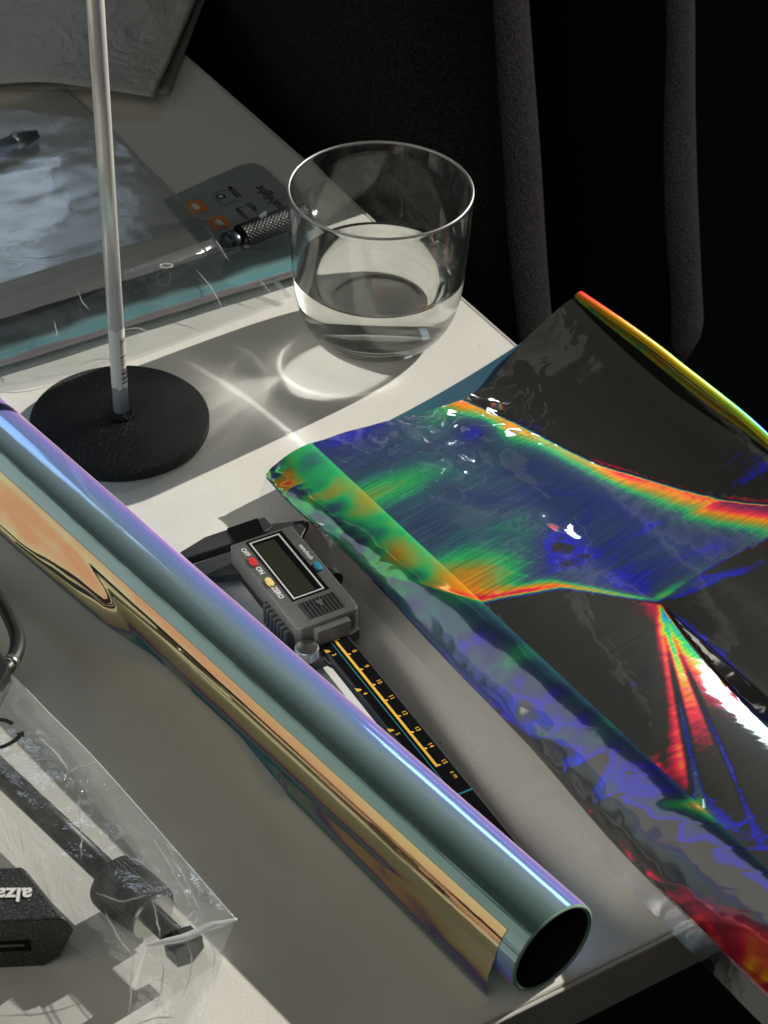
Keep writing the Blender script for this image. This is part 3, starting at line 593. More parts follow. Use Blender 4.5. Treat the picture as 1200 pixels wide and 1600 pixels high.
def frame(bm, o_, i_, z0, z1):
    n = len(o_); vo = [[bm.verts.new((x, y, zz)) for x, y in o_] for zz in (z0, z1)]; vi = [[bm.verts.new((x, y, zz)) for x, y in i_] for zz in (z0, z1)]
    for k in range(n):
        j = (k + 1) % n
        bm.faces.new((vo[1][k], vo[1][j], vi[1][j], vi[1][k])); bm.faces.new((vo[0][k], vo[0][j], vo[1][j], vo[1][k])); bm.faces.new((vi[0][k], vi[1][k], vi[1][j], vi[0][j]))
bm = bmesh.new(); frame(bm, cm([(1.04, -0.985), (5.02, -0.995), (5.02, 0.425), (1.06, 0.415)]), cm([(1.11, -0.915), (4.95, -0.925), (4.95, 0.355), (1.13, 0.345)]), HZ + 0.0002, HZ + 0.0004); from_bm('display_frame', bm, 'silver_line', disp)
bm = bmesh.new(); prism(bm, cm([(1.28, -0.855), (4.87, -0.85), (4.87, 0.07), (1.30, 0.05)]), HZ + 0.0002, HZ + 0.00033); from_bm('screen', bm, 'lcd', disp)
for nm, x, y, mt in (('power_button', 2.20, -1.38, 'red_btn'), ('zero_button', 3.64, -1.37, 'yel_btn'), ('unit_button', 3.70, 0.84, 'blue_btn')):
    bm = bmesh.new(); h_, w_ = 0.27, 0.13
    prism(bm, [((x + h_ * math.copysign(abs(math.cos(a)) ** 0.6, math.cos(a))) * c, (y + w_ * math.copysign(abs(math.sin(a)) ** 0.6, math.sin(a))) * c) for a in [2 * math.pi * k / 24 for k in range(24)]], HZ - 0.0005, HZ + 0.0011, 0.0004, 2)
    from_bm(nm, bm, mt, CAL, True)
def cal_text(s, x, y, size, **kw): return text('printed_word', s, size, 'white_ink', hs, Matrix.Translation((x * c, y * c, HZ + 0.00003)), off=0.00003, **kw)
cal_text('OFF', 1.46, -1.36, 0.0031); cal_text('ON', 2.76, -1.36, 0.0031); cal_text('ZERO', 4.32, -1.36, 0.0031); cal_text('mm/inch', 2.62, 0.87, 0.0030)
for k in range(10):
    y = -0.95 + k * 0.168; bm = bmesh.new(); prism(bm, cm([(5.32, y), (6.38, y), (6.38, y + 0.085), (5.32, y + 0.085)]), HZ - 0.0002, HZ + 0.0004, 0.00015, 1); from_bm('grip_rib', bm, 'case_dark', CAL)
bm = bmesh.new(); prism(bm, cm([(5.55, -0.32), (5.55, 0.02), (5.95, -0.15)]), HZ + 0.0004, HZ + 0.0007); from_bm('arrow_mark', bm, 'case', CAL)
for k in range(7):
    x = 4.15 + k * 0.30; bm = bmesh.new(); box(bm, x * c, (x + 0.17) * c, -0.0196 - 0.0003 * (k > 0), -0.0165, 0.0052, 0.0150, 0.0005, 2); from_bm('side_grip_rib', bm, 'case', CAL)
bm = bmesh.new(); box(bm, 0.0400, 0.0640, -0.0182, -0.0160, 0.0050, 0.0146, 0.0005, 2); from_bm('side_grip', bm, 'case_dark', CAL)
for k in range(9):
    x = 4.05 + k * 0.19; bm = bmesh.new(); box(bm, x * c, (x + 0.1) * c, 0.0112, 0.0150, 0.0052, 0.0105, 0.0003, 1); from_bm('edge_tooth', bm, 'case_dark', CAL)
bm = bmesh.new(); tube(bm, [(0.0345, 0.0150, 0.0105), (0.0385, 0.0150, 0.0105)], 0.0046, 28); from_bm('thumb_wheel', bm, 'black_plastic', CAL)
bm = bmesh.new(); box(bm, 0.0335, 0.0395, 0.0108, 0.0150, 0.0062, 0.0100, 0.0004, 1); from_bm('wheel_bracket', bm, 'case_dark', CAL)
# locking screw: knurled rim, turned top
prof = [(0.0, 0.0062), (0.0042, 0.0060), (0.0050, 0.0054), (0.0050, 0.0), (0.0, 0.0)]
bm = bmesh.new(); N_ = 88
top = [bm.verts.new((0.0044 * math.cos(2 * math.pi * k / N_), 0.0044 * math.sin(2 * math.pi * k / N_), 0.0048)) for k in range(N_)]
cen = bm.verts.new((0, 0, 0.0052)); r1 = []; r0 = []
for k in range(N_):
    a = 2 * math.pi * k / N_; rr = 0.0050 if k % 2 else 0.0047
    r1.append(bm.verts.new((rr * math.cos(a), rr * math.sin(a), 0.0042))); r0.append(bm.verts.new((rr * math.cos(a), rr * math.sin(a), 0.0)))
for k in range(N_):
    j = (k + 1) % N_; bm.faces.new((cen, top[k], top[j])); bm.faces.new((top[k], r1[k], r1[j], top[j])); bm.faces.new((r1[k], r0[k], r0[j], r1[j]))
bm.faces.new(r0[::-1]); bmesh.ops.translate(bm, verts=bm.verts, vec=(0.0722, -0.0158, 0.0098)); from_bm('locking_screw', bm, 'steel', CAL)
bm = bmesh.new(); tube(bm, [(0.0722, -0.0158, 0.0098), (0.0722, -0.0158, 0.002)], 0.002, 16); from_bm('screw_shank', bm, 'steel', CAL)
bm = bmesh.new(); box(bm, 0.0660, 0.0775, -0.0172, -0.0085, 0.0052, 0.0090, 0.0005, 1); from_bm('screw_bracket', bm, 'case_dark', CAL)

# ------------------------------------------------------------------ holographic foil pouch
PO = thing('holographic_pouch', 'crumpled silver holographic foil pouch with rainbow streaks, overhanging the table edge', 'foil pouch', at(800, 900, 0.0))
O3 = Vector(PO.location)
PA = at(487, 692, 0.022); BH = (0.592, -0.5, -0.35); PITCH_H, OFF_H = 3.24, -0.95
SK = [(0.0, -0.5), (0.060, -0.045), (0.072, -0.012), (0.080, 0.012), (0.086, 0.030), (0.099, 0.075), (0.118, 0.109), (0.139, 0.139), (0.170, 0.172)]
S2 = [(-0.01, 0.122), (0.0, 0.125), (0.034, 0.135), (0.062, 0.163), (0.093, 0.159), (0.124, 0.160), (0.170, 0.159)]
def bump1(x, c0, w_): return math.exp(-((x - c0) / w_) ** 2)
FAN = [(-180, 0), (-70, 0), (-40, 0.020), (-32, 0.052), (-25, 0.012), (-24, 0.014), (-20, -0.002), (-9, -0.048), (-7.5, -0.052), (-2, 0.004), (12, 0.0), (180, 0)]
def hue_target(s, c_):
    "grating order wanted at (s, c): it fixes how steeply the foil rises along its length there"
    k = lerp(c_, SK); e = lerp(c_, S2)
    f_s, f_c = s - 0.163, c_ - 0.062; psi = math.degrees(math.atan2(f_c, f_s)); r_ = math.hypot(f_s, f_c)
    if s < k:                                   # upper right panel
        u = 0.775 - 0.22 * bump1(s, k, 0.006) - 0.008 * nz3(s * 20, c_ * 20)
    elif s < e:                                 # blue middle panel
        u = 0.925 + 0.01 * sm((c_ - 0.05) / 0.1) + 0.02 * nz3(s * 14, c_ * 22, 2)
        u += 0.66 * bump1(s, k, 0.036)
        u += 0.30 * bump1(s, 0.113, 0.017) * bump1(c_, 0.003, 0.022)
        u += 0.16 * bump1(s, 0.044, 0.010) * bump1(c_, 0.008, 0.026)
        wl = sm((0.085 - c_) / 0.03); u += (0.36 * wl + 0.07 * (1 - wl)) * bump1(s, e, 0.0048)
        u -= 0.04 * bump1(s, 0.004, 0.008)
    else:
        u = 0.775
        if f_s > -0.02:
            u = lerp(psi, [(-180, 0.77), (-62, 0.77), (-44, 0.765), (-40, 0.62), (-37, 0.47), (-34.5, 0.36), (-32.5, 0.88), (-9, 0.93), (-5, 0.90), (0, 0.80), (180, 0.79)]) 
            u = 0.785 + (u - 0.785) * sm(r_ / 0.012)
        if c_ > 0.066: u = 0.79 + 0.13 * bump1(s, e + 0.010 * sm((c_ - 0.062) / 0.05), 0.005) * sm((0.06 - abs(c_ - 0.10)) / 0.02)
        u -= 0.008 * nz3(s * 12, c_ * 25, 5)
    return u
NC, NSR = 190, 400
STOP = [(0.0, 0.0), (0.024, 0.002), (0.049, 0.005), (0.069, 0.007), (0.094, 0.004), (0.127, -0.012), (0.156, -0.020), (0.17, -0.022)]
ZTOP = [(0.0, 0.0190), (0.024, 0.0185), (0.049, 0.0170), (0.069, 0.0155), (0.094, 0.0155), (0.127, 0.0195), (0.156, 0.0245), (0.17, 0.0265)]
# solve for the sheet whose slope along its length gives those orders while it stays as flat as it can across (cosine-transform Poisson solve)
S0, S1 = -0.03, 0.40; sv = np.linspace(S0, S1, NSR); cv = np.linspace(0, 0.1655, NC); hs_, hc_ = sv[1] - sv[0], cv[1] - cv[0]
def sigma_for(a_, b_):
    p_ = PA.to_2d() + ALONG.to_2d() * a_ + ACROSS.to_2d() * b_; h_ = (Vector((0, 0, CAM_H)) - Vector((p_.x, p_.y, 0.022))).normalized() + SUN
    return ((hue_target(a_, b_) - OFF_H) / PITCH_H - h_.dot(ALONG)) / h_.z
SG = np.array([[sigma_for(a_, b_) for b_ in cv] for a_ in sv])
def fold_z(a_, b_):
    f_s, f_c = a_ - 0.163, b_ - 0.062; r_ = math.hypot(f_s, f_c)
    return min(r_, 0.12) * lerp(math.degrees(math.atan2(f_c, f_s)), FAN) * sm((0.30 - a_) / 0.1) if f_s > 0 else 0.0
TA = np.diff(np.array([[fold_z(a_, b_) for b_ in cv] for a_ in sv]), axis=1) / hc_ * 1.6
def dct_(x, inv=False):
    n = x.shape[0]; k = np.arange(n)[:, None]; m = np.cos(np.pi * (np.arange(n)[None, :] + 0.5) * k / n) * np.sqrt(2.0 / n); m[0] /= np.sqrt(2.0)
    return (m.T if inv else m) @ x
WC = 0.12
g1 = (SG[1:] + SG[:-1]) / 2; rhs = np.zeros_like(SG); rhs[:-1] += g1 / hs_; rhs[1:] -= g1 / hs_; rhs[:, :-1] += WC * TA / hc_; rhs[:, 1:] -= WC * TA / hc_
ek = (2 - 2 * np.cos(np.pi * np.arange(NSR) / NSR)) / hs_ ** 2; ec = (2 - 2 * np.cos(np.pi * np.arange(NC) / NC)) / hc_ ** 2
den = -(ek[:, None] + WC * ec[None, :]); den[0, 0] = 1.0
q_ = dct_(dct_(rhs).T).T / den; q_[0, 0] = 0; ZS = dct_(dct_(q_, True).T, True).T
tops = np.array([lerp(b_, ZTOP) - ZS[int(round((lerp(b_, STOP) - S0) / hs_)), i] for i, b_ in enumerate(cv)])
tops = np.convolve(np.pad(tops, 14, mode='edge'), np.ones(29) / 29, mode='valid'); ZS = ZS + tops[None, :]
vs = []; NC -= 1; NSR -= 1
for i, c_ in enumerate(cv):
    s0 = lerp(c_, STOP) + 0.0006 * nz3(c_ * 90, 1.0)
    for j in range(NSR + 1):
        s_ = s0 + (S1 - s0) * j / NSR; x_ = (s_ - S0) / hs_; k_ = min(int(x_), NSR - 1); f_ = x_ - k_; z_ = float(ZS[k_, i] * (1 - f_) + ZS[k_ + 1, i] * f_); zl = float(ZS[k_, 0])
        cr = bump1(s_, 0.030, 0.022) * bump1(c_, 0.078, 0.020); cr2 = bump1(s_, 0.112, 0.020) * bump1(c_, 0.045, 0.013); cr3 = bump1(s_, 0.060, 0.022) * bump1(c_, 0.036, 0.010)
        z_ += 0.0008 * cr * nz3(s_ * 26, c_ * 22) + 0.0005 * cr2 * nz3(s_ * 25 + 2, c_ * 40, 8) + 0.0004 * cr3 * nz3(s_ * 22, c_ * 40, 6)
        p_ = PA.to_2d() + ALONG.to_2d() * s_ + ACROSS.to_2d() * c_; p_ *= (CAM_H - zl) / (CAM_H - 0.022)
        vs.append(Vector((p_.x, p_.y, max(z_, 0.004))) - O3)
fs = [(i * (NSR + 1) + j, i * (NSR + 1) + j + 1, (i + 1) * (NSR + 1) + j + 1, (i + 1) * (NSR + 1) + j) for i in range(NC) for j in range(NSR)]
front = pyd('front_panel', vs, fs, 'holo', PO, True)
left_edge = [vs[j] + O3 for j in range(NSR + 1)]; right_edge = [vs[NC * (NSR + 1) + j] + O3 for j in range(NSR + 1)]
# hem along the left fold: steep crinkled side strip down towards the table
outer_l = [at(*p) for p in [(415, 742, .012), (462, 792, .011), (550, 870, .009), (690, 1020, .007), (830, 1165, .006), (960, 1315, .006), (1085, 1440, .007), (1290, 1640, .008)]]
ol = catmull(outer_l, NSR)
def hemfn(u, v):
    i = round(u * NSR); a, b = left_edge[i], ol[i]; p = a.lerp(b, v); d = (b - a).normalized(); n_ = Vector((-0.55, -0.45, 0.7))
    w_ = math.sin(math.pi * v) ** 0.7; low = sm((v - 0.45) / 0.4) * (1 - sm((v - 0.93) / 0.07))
    h = 0.0030 * w_ + w_ * (0.0007 * nz3(p.x * 38, p.y * 38, p.z * 38) + 0.0004 * nz3(p.x * 85, p.y * 85, p.z * 85 + 3)) + low * (0.0022 * (0.3 - abs(nz3(p.x * 42 + 7, p.y * 42, p.z * 60))) + 0.0007 * (0.3 - abs(nz3(p.x * 110, p.y * 110, p.z * 110))))
    edge = 0.0010 * nz3(u * 50, 3.3) * v * v
    return tuple(p + n_ * h + d * edge - O3)
ol = catmull(outer_l, NSR)
grid('side_hem', NSR, 28, hemfn, 'holo_hem', PO)
# clear selvage below the hem and the back panel of the pouch
def selfn(u, v):
    b = ol[round(u * NSR)]; q = b + Vector((-0.0035, -0.0055, -b.z + 0.0006)) * v; q += Vector((0.0006 * nz3(u * 40, 7), 0.0006 * nz3(u * 33, 9), 0)) * v
    return tuple(q - O3)
grid('clear_selvage', 240, 4, selfn, 'tape', PO)
# rolled seam along the right edge
def seamfn(u, v):
    p = right_edge[round(u * NSR)]; q = v - 0.35
    xs = u * 0.42 / 0.15; bow = 0.0018 * 4 * xs * (1 - xs) if xs < 1 else 0.0
    return tuple(p + ACROSS * (0.0062 * q) + Vector((0, 0, bow * 1.5 + 0.0004 + 0.0012 * math.sin(math.pi * min(1, v * 1.05)) - 0.0016 * max(0, v - 0.8) / 0.2)) - O3)
grid('seam', NSR, 18, seamfn, 'holo_seam', PO)
def backfn(u, v):
    b = ol[round(u * NSR)]; s_ = right_edge[round(u * NSR)]; p = Vector((b.x, b.y, b.z - 0.0015)).lerp(Vector((s_.x, s_.y, s_.z - 0.006)), v); p.z = max(0.002, p.z - 0.007 * math.sin(math.pi * v))
    return tuple(p - O3)
grid('back_panel', 60, 30, backfn, 'holo_hem', PO)

# ------------------------------------------------------------------ upper left: envelope, bags, blister pack
def bilin(P4, u, v): return (P4[0] * (1 - u) + P4[1] * u) * (1 - v) + (P4[3] * (1 - u) + P4[2] * u) * v
def sheet(name, pts, mat, nu, nv, parent=None, amp=0.001, fr=20, seed=0.0, thick=0.0, org=None, fold=0.0, aniso=None):
    "pts: top-left, top-right, bottom-right, bottom-left rows of (pixel, pixel, height)"
    top = catmull([at(*p) for p in pts[0]], nu); bot = catmull([at(*p) for p in pts[1]], nu); org = org or Vector((0, 0, 0))
    def fn(u, v):
        p = top[round(u * nu)].lerp(bot[round(u * nu)], v)
        e = 4 * v * (1 - v) * 0.7 + 0.3
        p.z += e * (amp * nz3(p.x * fr, p.y * fr, seed) + amp * 0.8 * (0.4 - abs(nz3(p.x * fr * 2.2, p.y * fr * 2.2, seed + 5))) + amp * 0.25 * nz3(p.x * fr * 6, p.y * fr * 6, seed + 9)) + fold * math.sin(math.pi * v)
        if aniso: p.z += e * amp * (nz3(u * aniso[0] + v * 2, v * aniso[1], seed + 2) + 0.5 * (0.4 - abs(nz3(u * aniso[0] * 1.7 - v * 3, v * aniso[1] * 1.8, seed + 3))))
        p.z = max(p.z, 0.0006); return tuple(p - org)
    return grid(name, nu, nv, fn, mat, parent, True, thick)
env = thing('paper_envelope', 'grey frosted envelope lying at the far corner of the table', 'envelope', at(120, 60, 0))
sheet('front_sheet', [[(-140, -150, .008), (100, -150, .009), (345, -85, .008)], [(-90, 138, .006), (0, 131, .010), (70, 128, .013), (150, 138, .012), (240, 152, .009)]], 'envelope', 60, 40, env, 0.0012, 16, 1.0, 0.0004, env.location)
sheet('back_sheet', [[(-120, -150, .002), (100, -150, .002), (352, -85, .002)], [(-80, 140, .001), (100, 140, .0015), (264, 147, .0015)]], 'envelope', 40, 20, env, 0.0003, 16, 3.0, 0.0003, env.location)

fr_ = thing('flat_film_roll', 'flattened roll of teal and violet film under the clear bags', 'film roll', at(220, 480, 0))
fa, fb = at(-70, 566, 0.0), at(462, 402, 0.0); fdir = (fb - fa); flen = fdir.length; fdir.normalize(); fn_ = Vector((fdir.y, -fdir.x, 0))
def ffn(u, v):
    a = math.pi * 2 * v; x = math.cos(a) * 0.0165 + 0.0007 * nz3(u * 5, 2); zz = 0.0062 + math.sin(a) * 0.006
    zz += 0.0006 * nz3(u * 9, math.cos(a), math.sin(a))
    return tuple(fa + fdir * (flen * u) + fn_ * (x + 0.004) + Vector((0, 0, zz)) - fr_.location)
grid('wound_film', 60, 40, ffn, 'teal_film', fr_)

fp = thing('flashlight_pack', 'grey blister pack with a knurled flashlight, partly behind the tumbler', 'package', at(385, 320, 0))
FO = fp.location
crd = [at(*p) for p in [(255, 312, .002), (330, 277, .002), (380, 256, .002), (398, 254, .002), (412, 262, .002), (470, 318, .002), (520, 372, .002), (420, 428, .002), (330, 400, .002)]]
bm = bmesh.new(); prism(bm, [(p.x - FO.x, p.y - FO.y) for p in crd], 0.0006, 0.0018); card = from_bm('backing_card', bm, 'card', fp)
rd = (at(390, 278, .002) - at(450, 335, .002)); rang = math.atan2(rd.y, rd.x)
def ptext(s_, px, size, mat='grey_text', **kw):
    p = at(*px, 0.0019) - FO; return text('printed_word', s_, size, mat, card, Matrix.Translation((p.x, p.y, 0.0019)) @ Matrix.Rotation(rang, 4, 'Z'), off=0.00010, **kw)
ptext('Flashlight', (424, 312), 0.0082); ptext('ZOOM', (366, 299), 0.0038); ptext('ALU', (394, 323), 0.0046); ptext('ANODIZED', (378, 333), 0.0022)
def rrect(cx, cy, w_, h_, r_, n=5):
    out = []
    for sx, sy, a0 in ((1, 1, 0), (-1, 1, 90), (-1, -1, 180), (1, -1, 270)):
        for k in range(n + 1):
            a = R(a0 + 90 * k / n); out.append((cx + sx * (w_ / 2 - r_) + r_ * math.cos(a), cy + sy * (h_ / 2 - r_) + r_ * math.sin(a)))
    return out
def on_card(px, pts):
    p = at(*px, 0.0019) - FO; ca, sa = math.cos(rang), math.sin(rang); return [(p.x + x * ca - y * sa, p.y + x * sa + y * ca) for x, y in pts]
for px, w_, h_ in (((352, 308), 0.0125, 0.0105), ((386, 332), 0.0125, 0.0085)):
    bm = bmesh.new(); frame(bm, on_card(px, rrect(0, 0, w_, h_, 0.002)), on_card(px, rrect(0, 0, w_ - 0.0004, h_ - 0.0004, 0.0018)), 0.0018, 0.00195); from_bm('icon_outline', bm, 'grey_text', card)
bm = bmesh.new(); prism(bm, on_card((345, 307), [(0.0026 * math.cos(k * R(18)), 0.0026 * math.sin(k * R(18))) for k in range(20)]), 0.0018, 0.00192); from_bm('icon_disc', bm, 'dark_blue', card)
bm = bmesh.new(); prism(bm, on_card((345, 307), [(-0.0016, -0.0004), (-0.0004, -0.0004), (-0.0004, -0.0016), (0.0004, -0.0016), (0.0004, -0.0004), (0.0016, -0.0004), (0.0016, 0.0004), (0.0004, 0.0004), (0.0004, 0.0016), (-0.0004, 0.0016), (-0.0004, 0.0004), (-0.0016, 0.0004)]), 0.0019, 0.002); from_bm('icon_cross', bm, 'label', card)
for px, w_, h_ in (((306, 323), 0.0120, 0.0105), ((342, 348), 0.0120, 0.0105)):
    bm = bmesh.new(); prism(bm, on_card(px, rrect(0, 0, w_, h_, 0.0024)), 0.0018, 0.00195); from_bm('orange_badge', bm, 'orange', card)
    bm = bmesh.new(); prism(bm, on_card(px, rrect(0, 0, w_ * 0.5, h_ * 0.32, 0.0012)), 0.0019, 0.002); from_bm('badge_mark', bm, 'label', card)
ta_, tb_ = at(352, 384, .0105), at(520, 318, .0105); tdv = (tb_ - ta_); tl = tdv.length; tdv.normalize()
bm = bmesh.new(); tube(bm, [ta_ + tdv * x - FO for x in (0, 0.001, 0.006, 0.007, 0.010)], [0.005, 0.0062, 0.0062, 0.0055, 0.0055], 32); fl_ = from_bm('flashlight_tail', bm, 'dark_blue', fp, True)
def knurl_fn(u, v):
    a = 2 * math.pi * v; n1_, n2_ = 44, 20
    h = 0.00028 * (abs(math.sin(a * 11 + u * 46)) * abs(math.sin(a * 11 - u * 46)))
    side = tdv.cross(Vector((0, 0, 1))); return tuple(ta_ + tdv * (0.010 + 0.036 * u) + (side * math.cos(a) + Vector((0, 0, 1)) * math.sin(a)) * (0.0074 + h) - FO)
grid('knurled_barrel', 110, 130, knurl_fn, 'knurl', fp, False)
sheet('blister', [[(340, 352, .005), (400, 326, .0195), (470, 296, .020), (530, 272, .006)], [(352, 420, .003), (420, 402, .010), (490, 372, .010), (540, 350, .003)]], 'blister', 50, 24, fp, 0.0006, 30, 8.0, 0.0, FO, 0.004)

ba = thing('clear_bag', 'large crinkled clear bag at the left, touching the grey envelope', 'plastic bag', at(120, 280, 0)); BO = ba.location
sheet('front_film', [[(-90, 190, .018), (0, 163, .020), (45, 150, .019), (98, 138, .014)], [(-90, 470, .016), (40, 430, .019), (180, 385, .016), (312, 346, .012)]], 'bag', 90, 90, ba, 0.0016, 6, 2.0, 0.0, BO, 0.004, (1.4, 3.6))
sheet('back_film', [[(-90, 195, .002), (0, 168, .002), (105, 140, .002)], [(-90, 470, .001), (120, 405, .001), (318, 350, .001)]], 'bag', 50, 50, ba, 0.0006, 22, 3.0, 0.0, BO)
sheet('edge_seam', [[(98, 138, .014), (160, 196, .012), (230, 268, .011), (312, 346, .011)], [(108, 138, .009), (172, 198, .006), (242, 270, .005), (320, 347, .005)]], 'bag_soft', 80, 6, ba, 0.0005, 40, 4.0, 0.0, BO)
tool = thing('dark_tool', 'small dark handle lying inside the large clear bag', 'tool', at(20, 225, 0)); TO = tool.location
bm = bmesh.new(); tube(bm, [at(*p) - TO for p in [(-50, 250, .006), (0, 232, .006), (40, 216, .006), (58, 210, .006)]], [0.0045, 0.0045, 0.004, 0.0025], 16); from_bm('handle', bm, 'black_plastic', tool, True)
bm = bmesh.new(); tube(bm, [at(*p) - TO for p in [(22, 224, .006), (30, 220, .006)]], [0.005, 0.005], 16); from_bm('collar', bm, 'steel', tool, True)

bb = thing('zip_bag', 'clear zip bag with a punched hole beside the black round base', 'plastic bag', at(230, 470, 0)); ZO = bb.location
sheet('front_film', [[(-80, 500, .016), (40, 458, .019), (130, 425, .020), (240, 388, .019), (340, 346, .013)], [(-80, 612, .002), (60, 596, .002), (200, 559, .002), (330, 512, .002), (456, 463, .002)]], 'bag', 110, 70, bb, 0.0013, 30, 6.0, 0.0, ZO, 0.003)
sheet('top_flap', [[(-80, 452, .012), (60, 405, .014), (200, 362, .014), (330, 338, .010)], [(-80, 500, .0165), (40, 458, .0195), (130, 425, .0205), (240, 388, .0195), (340, 346, .0135)]], 'bag', 90, 20, bb, 0.0012, 30, 11.0, 0.0, ZO)
sheet('zip_strip', [[(190, 425, .0195), (250, 402, .0195), (330, 372, .016)], [(198, 440, .0185), (258, 417, .0185), (338, 386, .015)]], 'bag_soft', 60, 8, bb, 0.0001, 30, 2.0, 0.0, ZO, 0.001)
sheet('side_seam', [[(340, 346, .0140), (375, 366, .013), (410, 410, .008), (457, 464, .0026)], [(332, 349, .0142), (367, 370, .0132), (402, 414, .0082), (449, 467, .0028)]], 'bag_soft', 60, 4, bb, 0.0003, 40, 3.0, 0.0, ZO)
hp = at(260, 415, .0202); bm = bmesh.new(); tube(bm, [hp + Vector((0.0031 * math.cos(a), 0.0033 * math.sin(a), 0.0010 * -math.sin(a))) - ZO for a in [2 * math.pi * k / 28 for k in range(29)]], 0.00022, 6, False); from_bm('punched_hole', bm, 'crease', bb, True)
bc = at(-10, 520, 0); brown = tag(sheet('paper_scrap', [[(-70, 510, .004), (-10, 500, .006), (18, 508, .006)], [(-70, 560, .003), (-5, 552, .004), (22, 540, .004)]], 'brown', 14, 10, None, 0.0004, 30, 1.0, 0.0003), 'small brown scrap showing through the zip bag at the left edge', 'paper')

# ------------------------------------------------------------------ lower left: charger, cable, bagged rod
ch = thing('usb_charger', 'black chamfered charger block with white lettering and one port', 'charger', (-0.135, 0.52, 0.0002)); HO = ch.location
ex = Vector((-0.0175, 0.0225, 0)) * 1.02; fx = Vector((0.995, 0.10, 0)); f0 = Vector((-0.1045, 0.5153, 0))
oct_ = [(-0.046, 0.0), (-0.0095, 0.0), (-0.0035, 0.0045), (0.0022, 0.0185), (0.0, 0.0235), (-0.0012, 0.0250), (-0.046, 0.0250)]
bm = bmesh.new(); fv = [bm.verts.new(f0 + fx * x + Vector((0, 0, z_)) - HO) for x, z_ in oct_]; bvv = [bm.verts.new(f0 + fx * x * 1.0 + ex + Vector((0, 0, z_)) - HO) for x, z_ in oct_]
bm.faces.new(fv); bm.faces.new(bvv[::-1])
for k in range(len(oct_)): j = (k + 1) % len(oct_); bm.faces.new((fv[k], bvv[k], bvv[j], fv[j]))
bmesh.ops.bevel(bm, geom=[e for e in bm.edges], offset=0.0008, segments=2, affect='EDGES', profile=0.5)
body = from_bm('body', bm, 'charger' if 'charger' in M else 'black_plastic', ch)
pc = at(35, 1480, 0.0115); 
bm = bmesh.new(); fc = f0 + fx * -0.0195 + Vector((0, 0, 0.0118)) - HO; fnrm = Vector((fx.y, -fx.x, 0))
frame_o = [(-0.0062, -0.0027), (0.0062, -0.0027), (0.0062, 0.0027), (-0.0062, 0.0027)]
vv = [bm.verts.new(fc + fx * x + Vector((0, 0, z_)) + fnrm * 0.0003) for x, z_ in frame_o]; bm.faces.new(vv)
bmesh.ops.extrude_face_region(bm, geom=list(bm.faces)); 
port = from_bm('usb_port', bm, 'core', ch)
bm = bmesh.new(); vv = [bm.verts.new(fc + fx * x + Vector((0, 0, z_)) + fnrm * 0.0006) for x, z_ in [(-0.0046, 0.0002), (0.0040, 0.0002), (0.0040, 0.0014), (-0.0046, 0.0014)]]; bm.faces.new(vv); from_bm('port_tongue', bm, 'case', port)
lp = at(31, 1398, 0.0252) - HO
text('lettering', 'alza/', 0.0086, 'white_ink', ch, Matrix.Translation((lp.x - 0.0035, lp.y, 0.0252)) @ Matrix.Rotation(R(183), 4, 'Z'), off=0.00022)

cbl = thing('black_cable', 'black cable curving into a dark plug at the left edge', 'cable', at(20, 1000, 0)); QO = cbl.location
bm = bmesh.new(); tube(bm, [p - QO for p in catmull([at(*p) for p in [(-90, 870, .012), (-40, 900, .013), (2, 942, .015), (24, 985, .017), (27, 1012, .019), (17, 1036, .021), (0, 1052, .022), (-40, 1072, .022)]], 60)], 0.0031, 20); from_bm('cord', bm, 'rubber', cbl, True)
bm = bmesh.new(); tube(bm, [at(19, 1033, .0208) - QO, at(13, 1040, .0214) - QO], 0.0036, 20); from_bm('strain_relief', bm, 'steel', cbl, True)
bm = bmesh.new(); pq = [at(*p, .026) for p in [(-60, 985), (0, 1016), (16, 1040), (12, 1052), (-4, 1082), (-60, 1130)]]; prism(bm, [(p.x - QO.x, p.y - QO.y) for p in pq], 0.016, 0.026, 0.0012, 2); from_bm('plug', bm, 'rubber', cbl)

kr = thing('knurled_rod', 'black rod with knurled knob and threaded tip inside the lower bag', 'rod', at(190, 1390, 0)); KO = kr.location
k0, k1 = at(-60, 1150, .0135), at(300, 1490, .0135); kd = (k1 - k0).normalized()
def kp(px, py): return at(px, py, .0135)
def kt(pt): return kd * (pt - k0).dot(kd)
kk = lambda px, py: k0 + kt(kp(px, py))
bm = bmesh.new(); tube(bm, [k0 - KO, kk(185, 1375) - KO], 0.0047, 28); from_bm('shaft', bm, 'knurl', kr, True)
ks, ke = kk(178, 1372), kk(238, 1428); kl = (ke - ks).length; ksd = kd.cross(Vector((0, 0, 1)))
def kfn(u, v):
    a = 2 * math.pi * v; h = 0.00045 * (0.5 + 0.5 * math.sin(a * 40)) * (0.4 + 0.6 * abs(math.sin(u * math.pi * 13)))
    r_ = 0.0108 + h * (1 if 0.06 < u < 0.94 else 0) - 0.001 * (u < 0.03 or u > 0.97)
    if u in (0.0, 1.0): r_ = 0.004
    return tuple(ks + kd * (kl * u) + (ksd * math.cos(a) + Vector((0, 0, 1)) * math.sin(a)) * r_ - KO)
grid('knurled_knob', 70, 160, kfn, 'knurl', kr, False)
bm = bmesh.new(); tube(bm, [ke - KO, ke + kd * 0.0016 - KO], 0.0088, 40); from_bm('washer', bm, 'steel', kr)
bm = bmesh.new(); tp = [ke + kd * (0.0016 + 0.0001 * k) - KO for k in range(0, 140)]; tube(bm, tp, [0.0042 - 0.0005 * (0.5 + 0.5 * math.cos(k * 0.63)) for k in range(140)], 28); from_bm('thread', bm, 'knurl', kr, True)
bm = bmesh.new(); tube(bm, [ke + kd * 0.0155 - KO, ke + kd * 0.022 - KO], 0.0068, 6); from_bm('hex_nut', bm, 'knurl', kr)

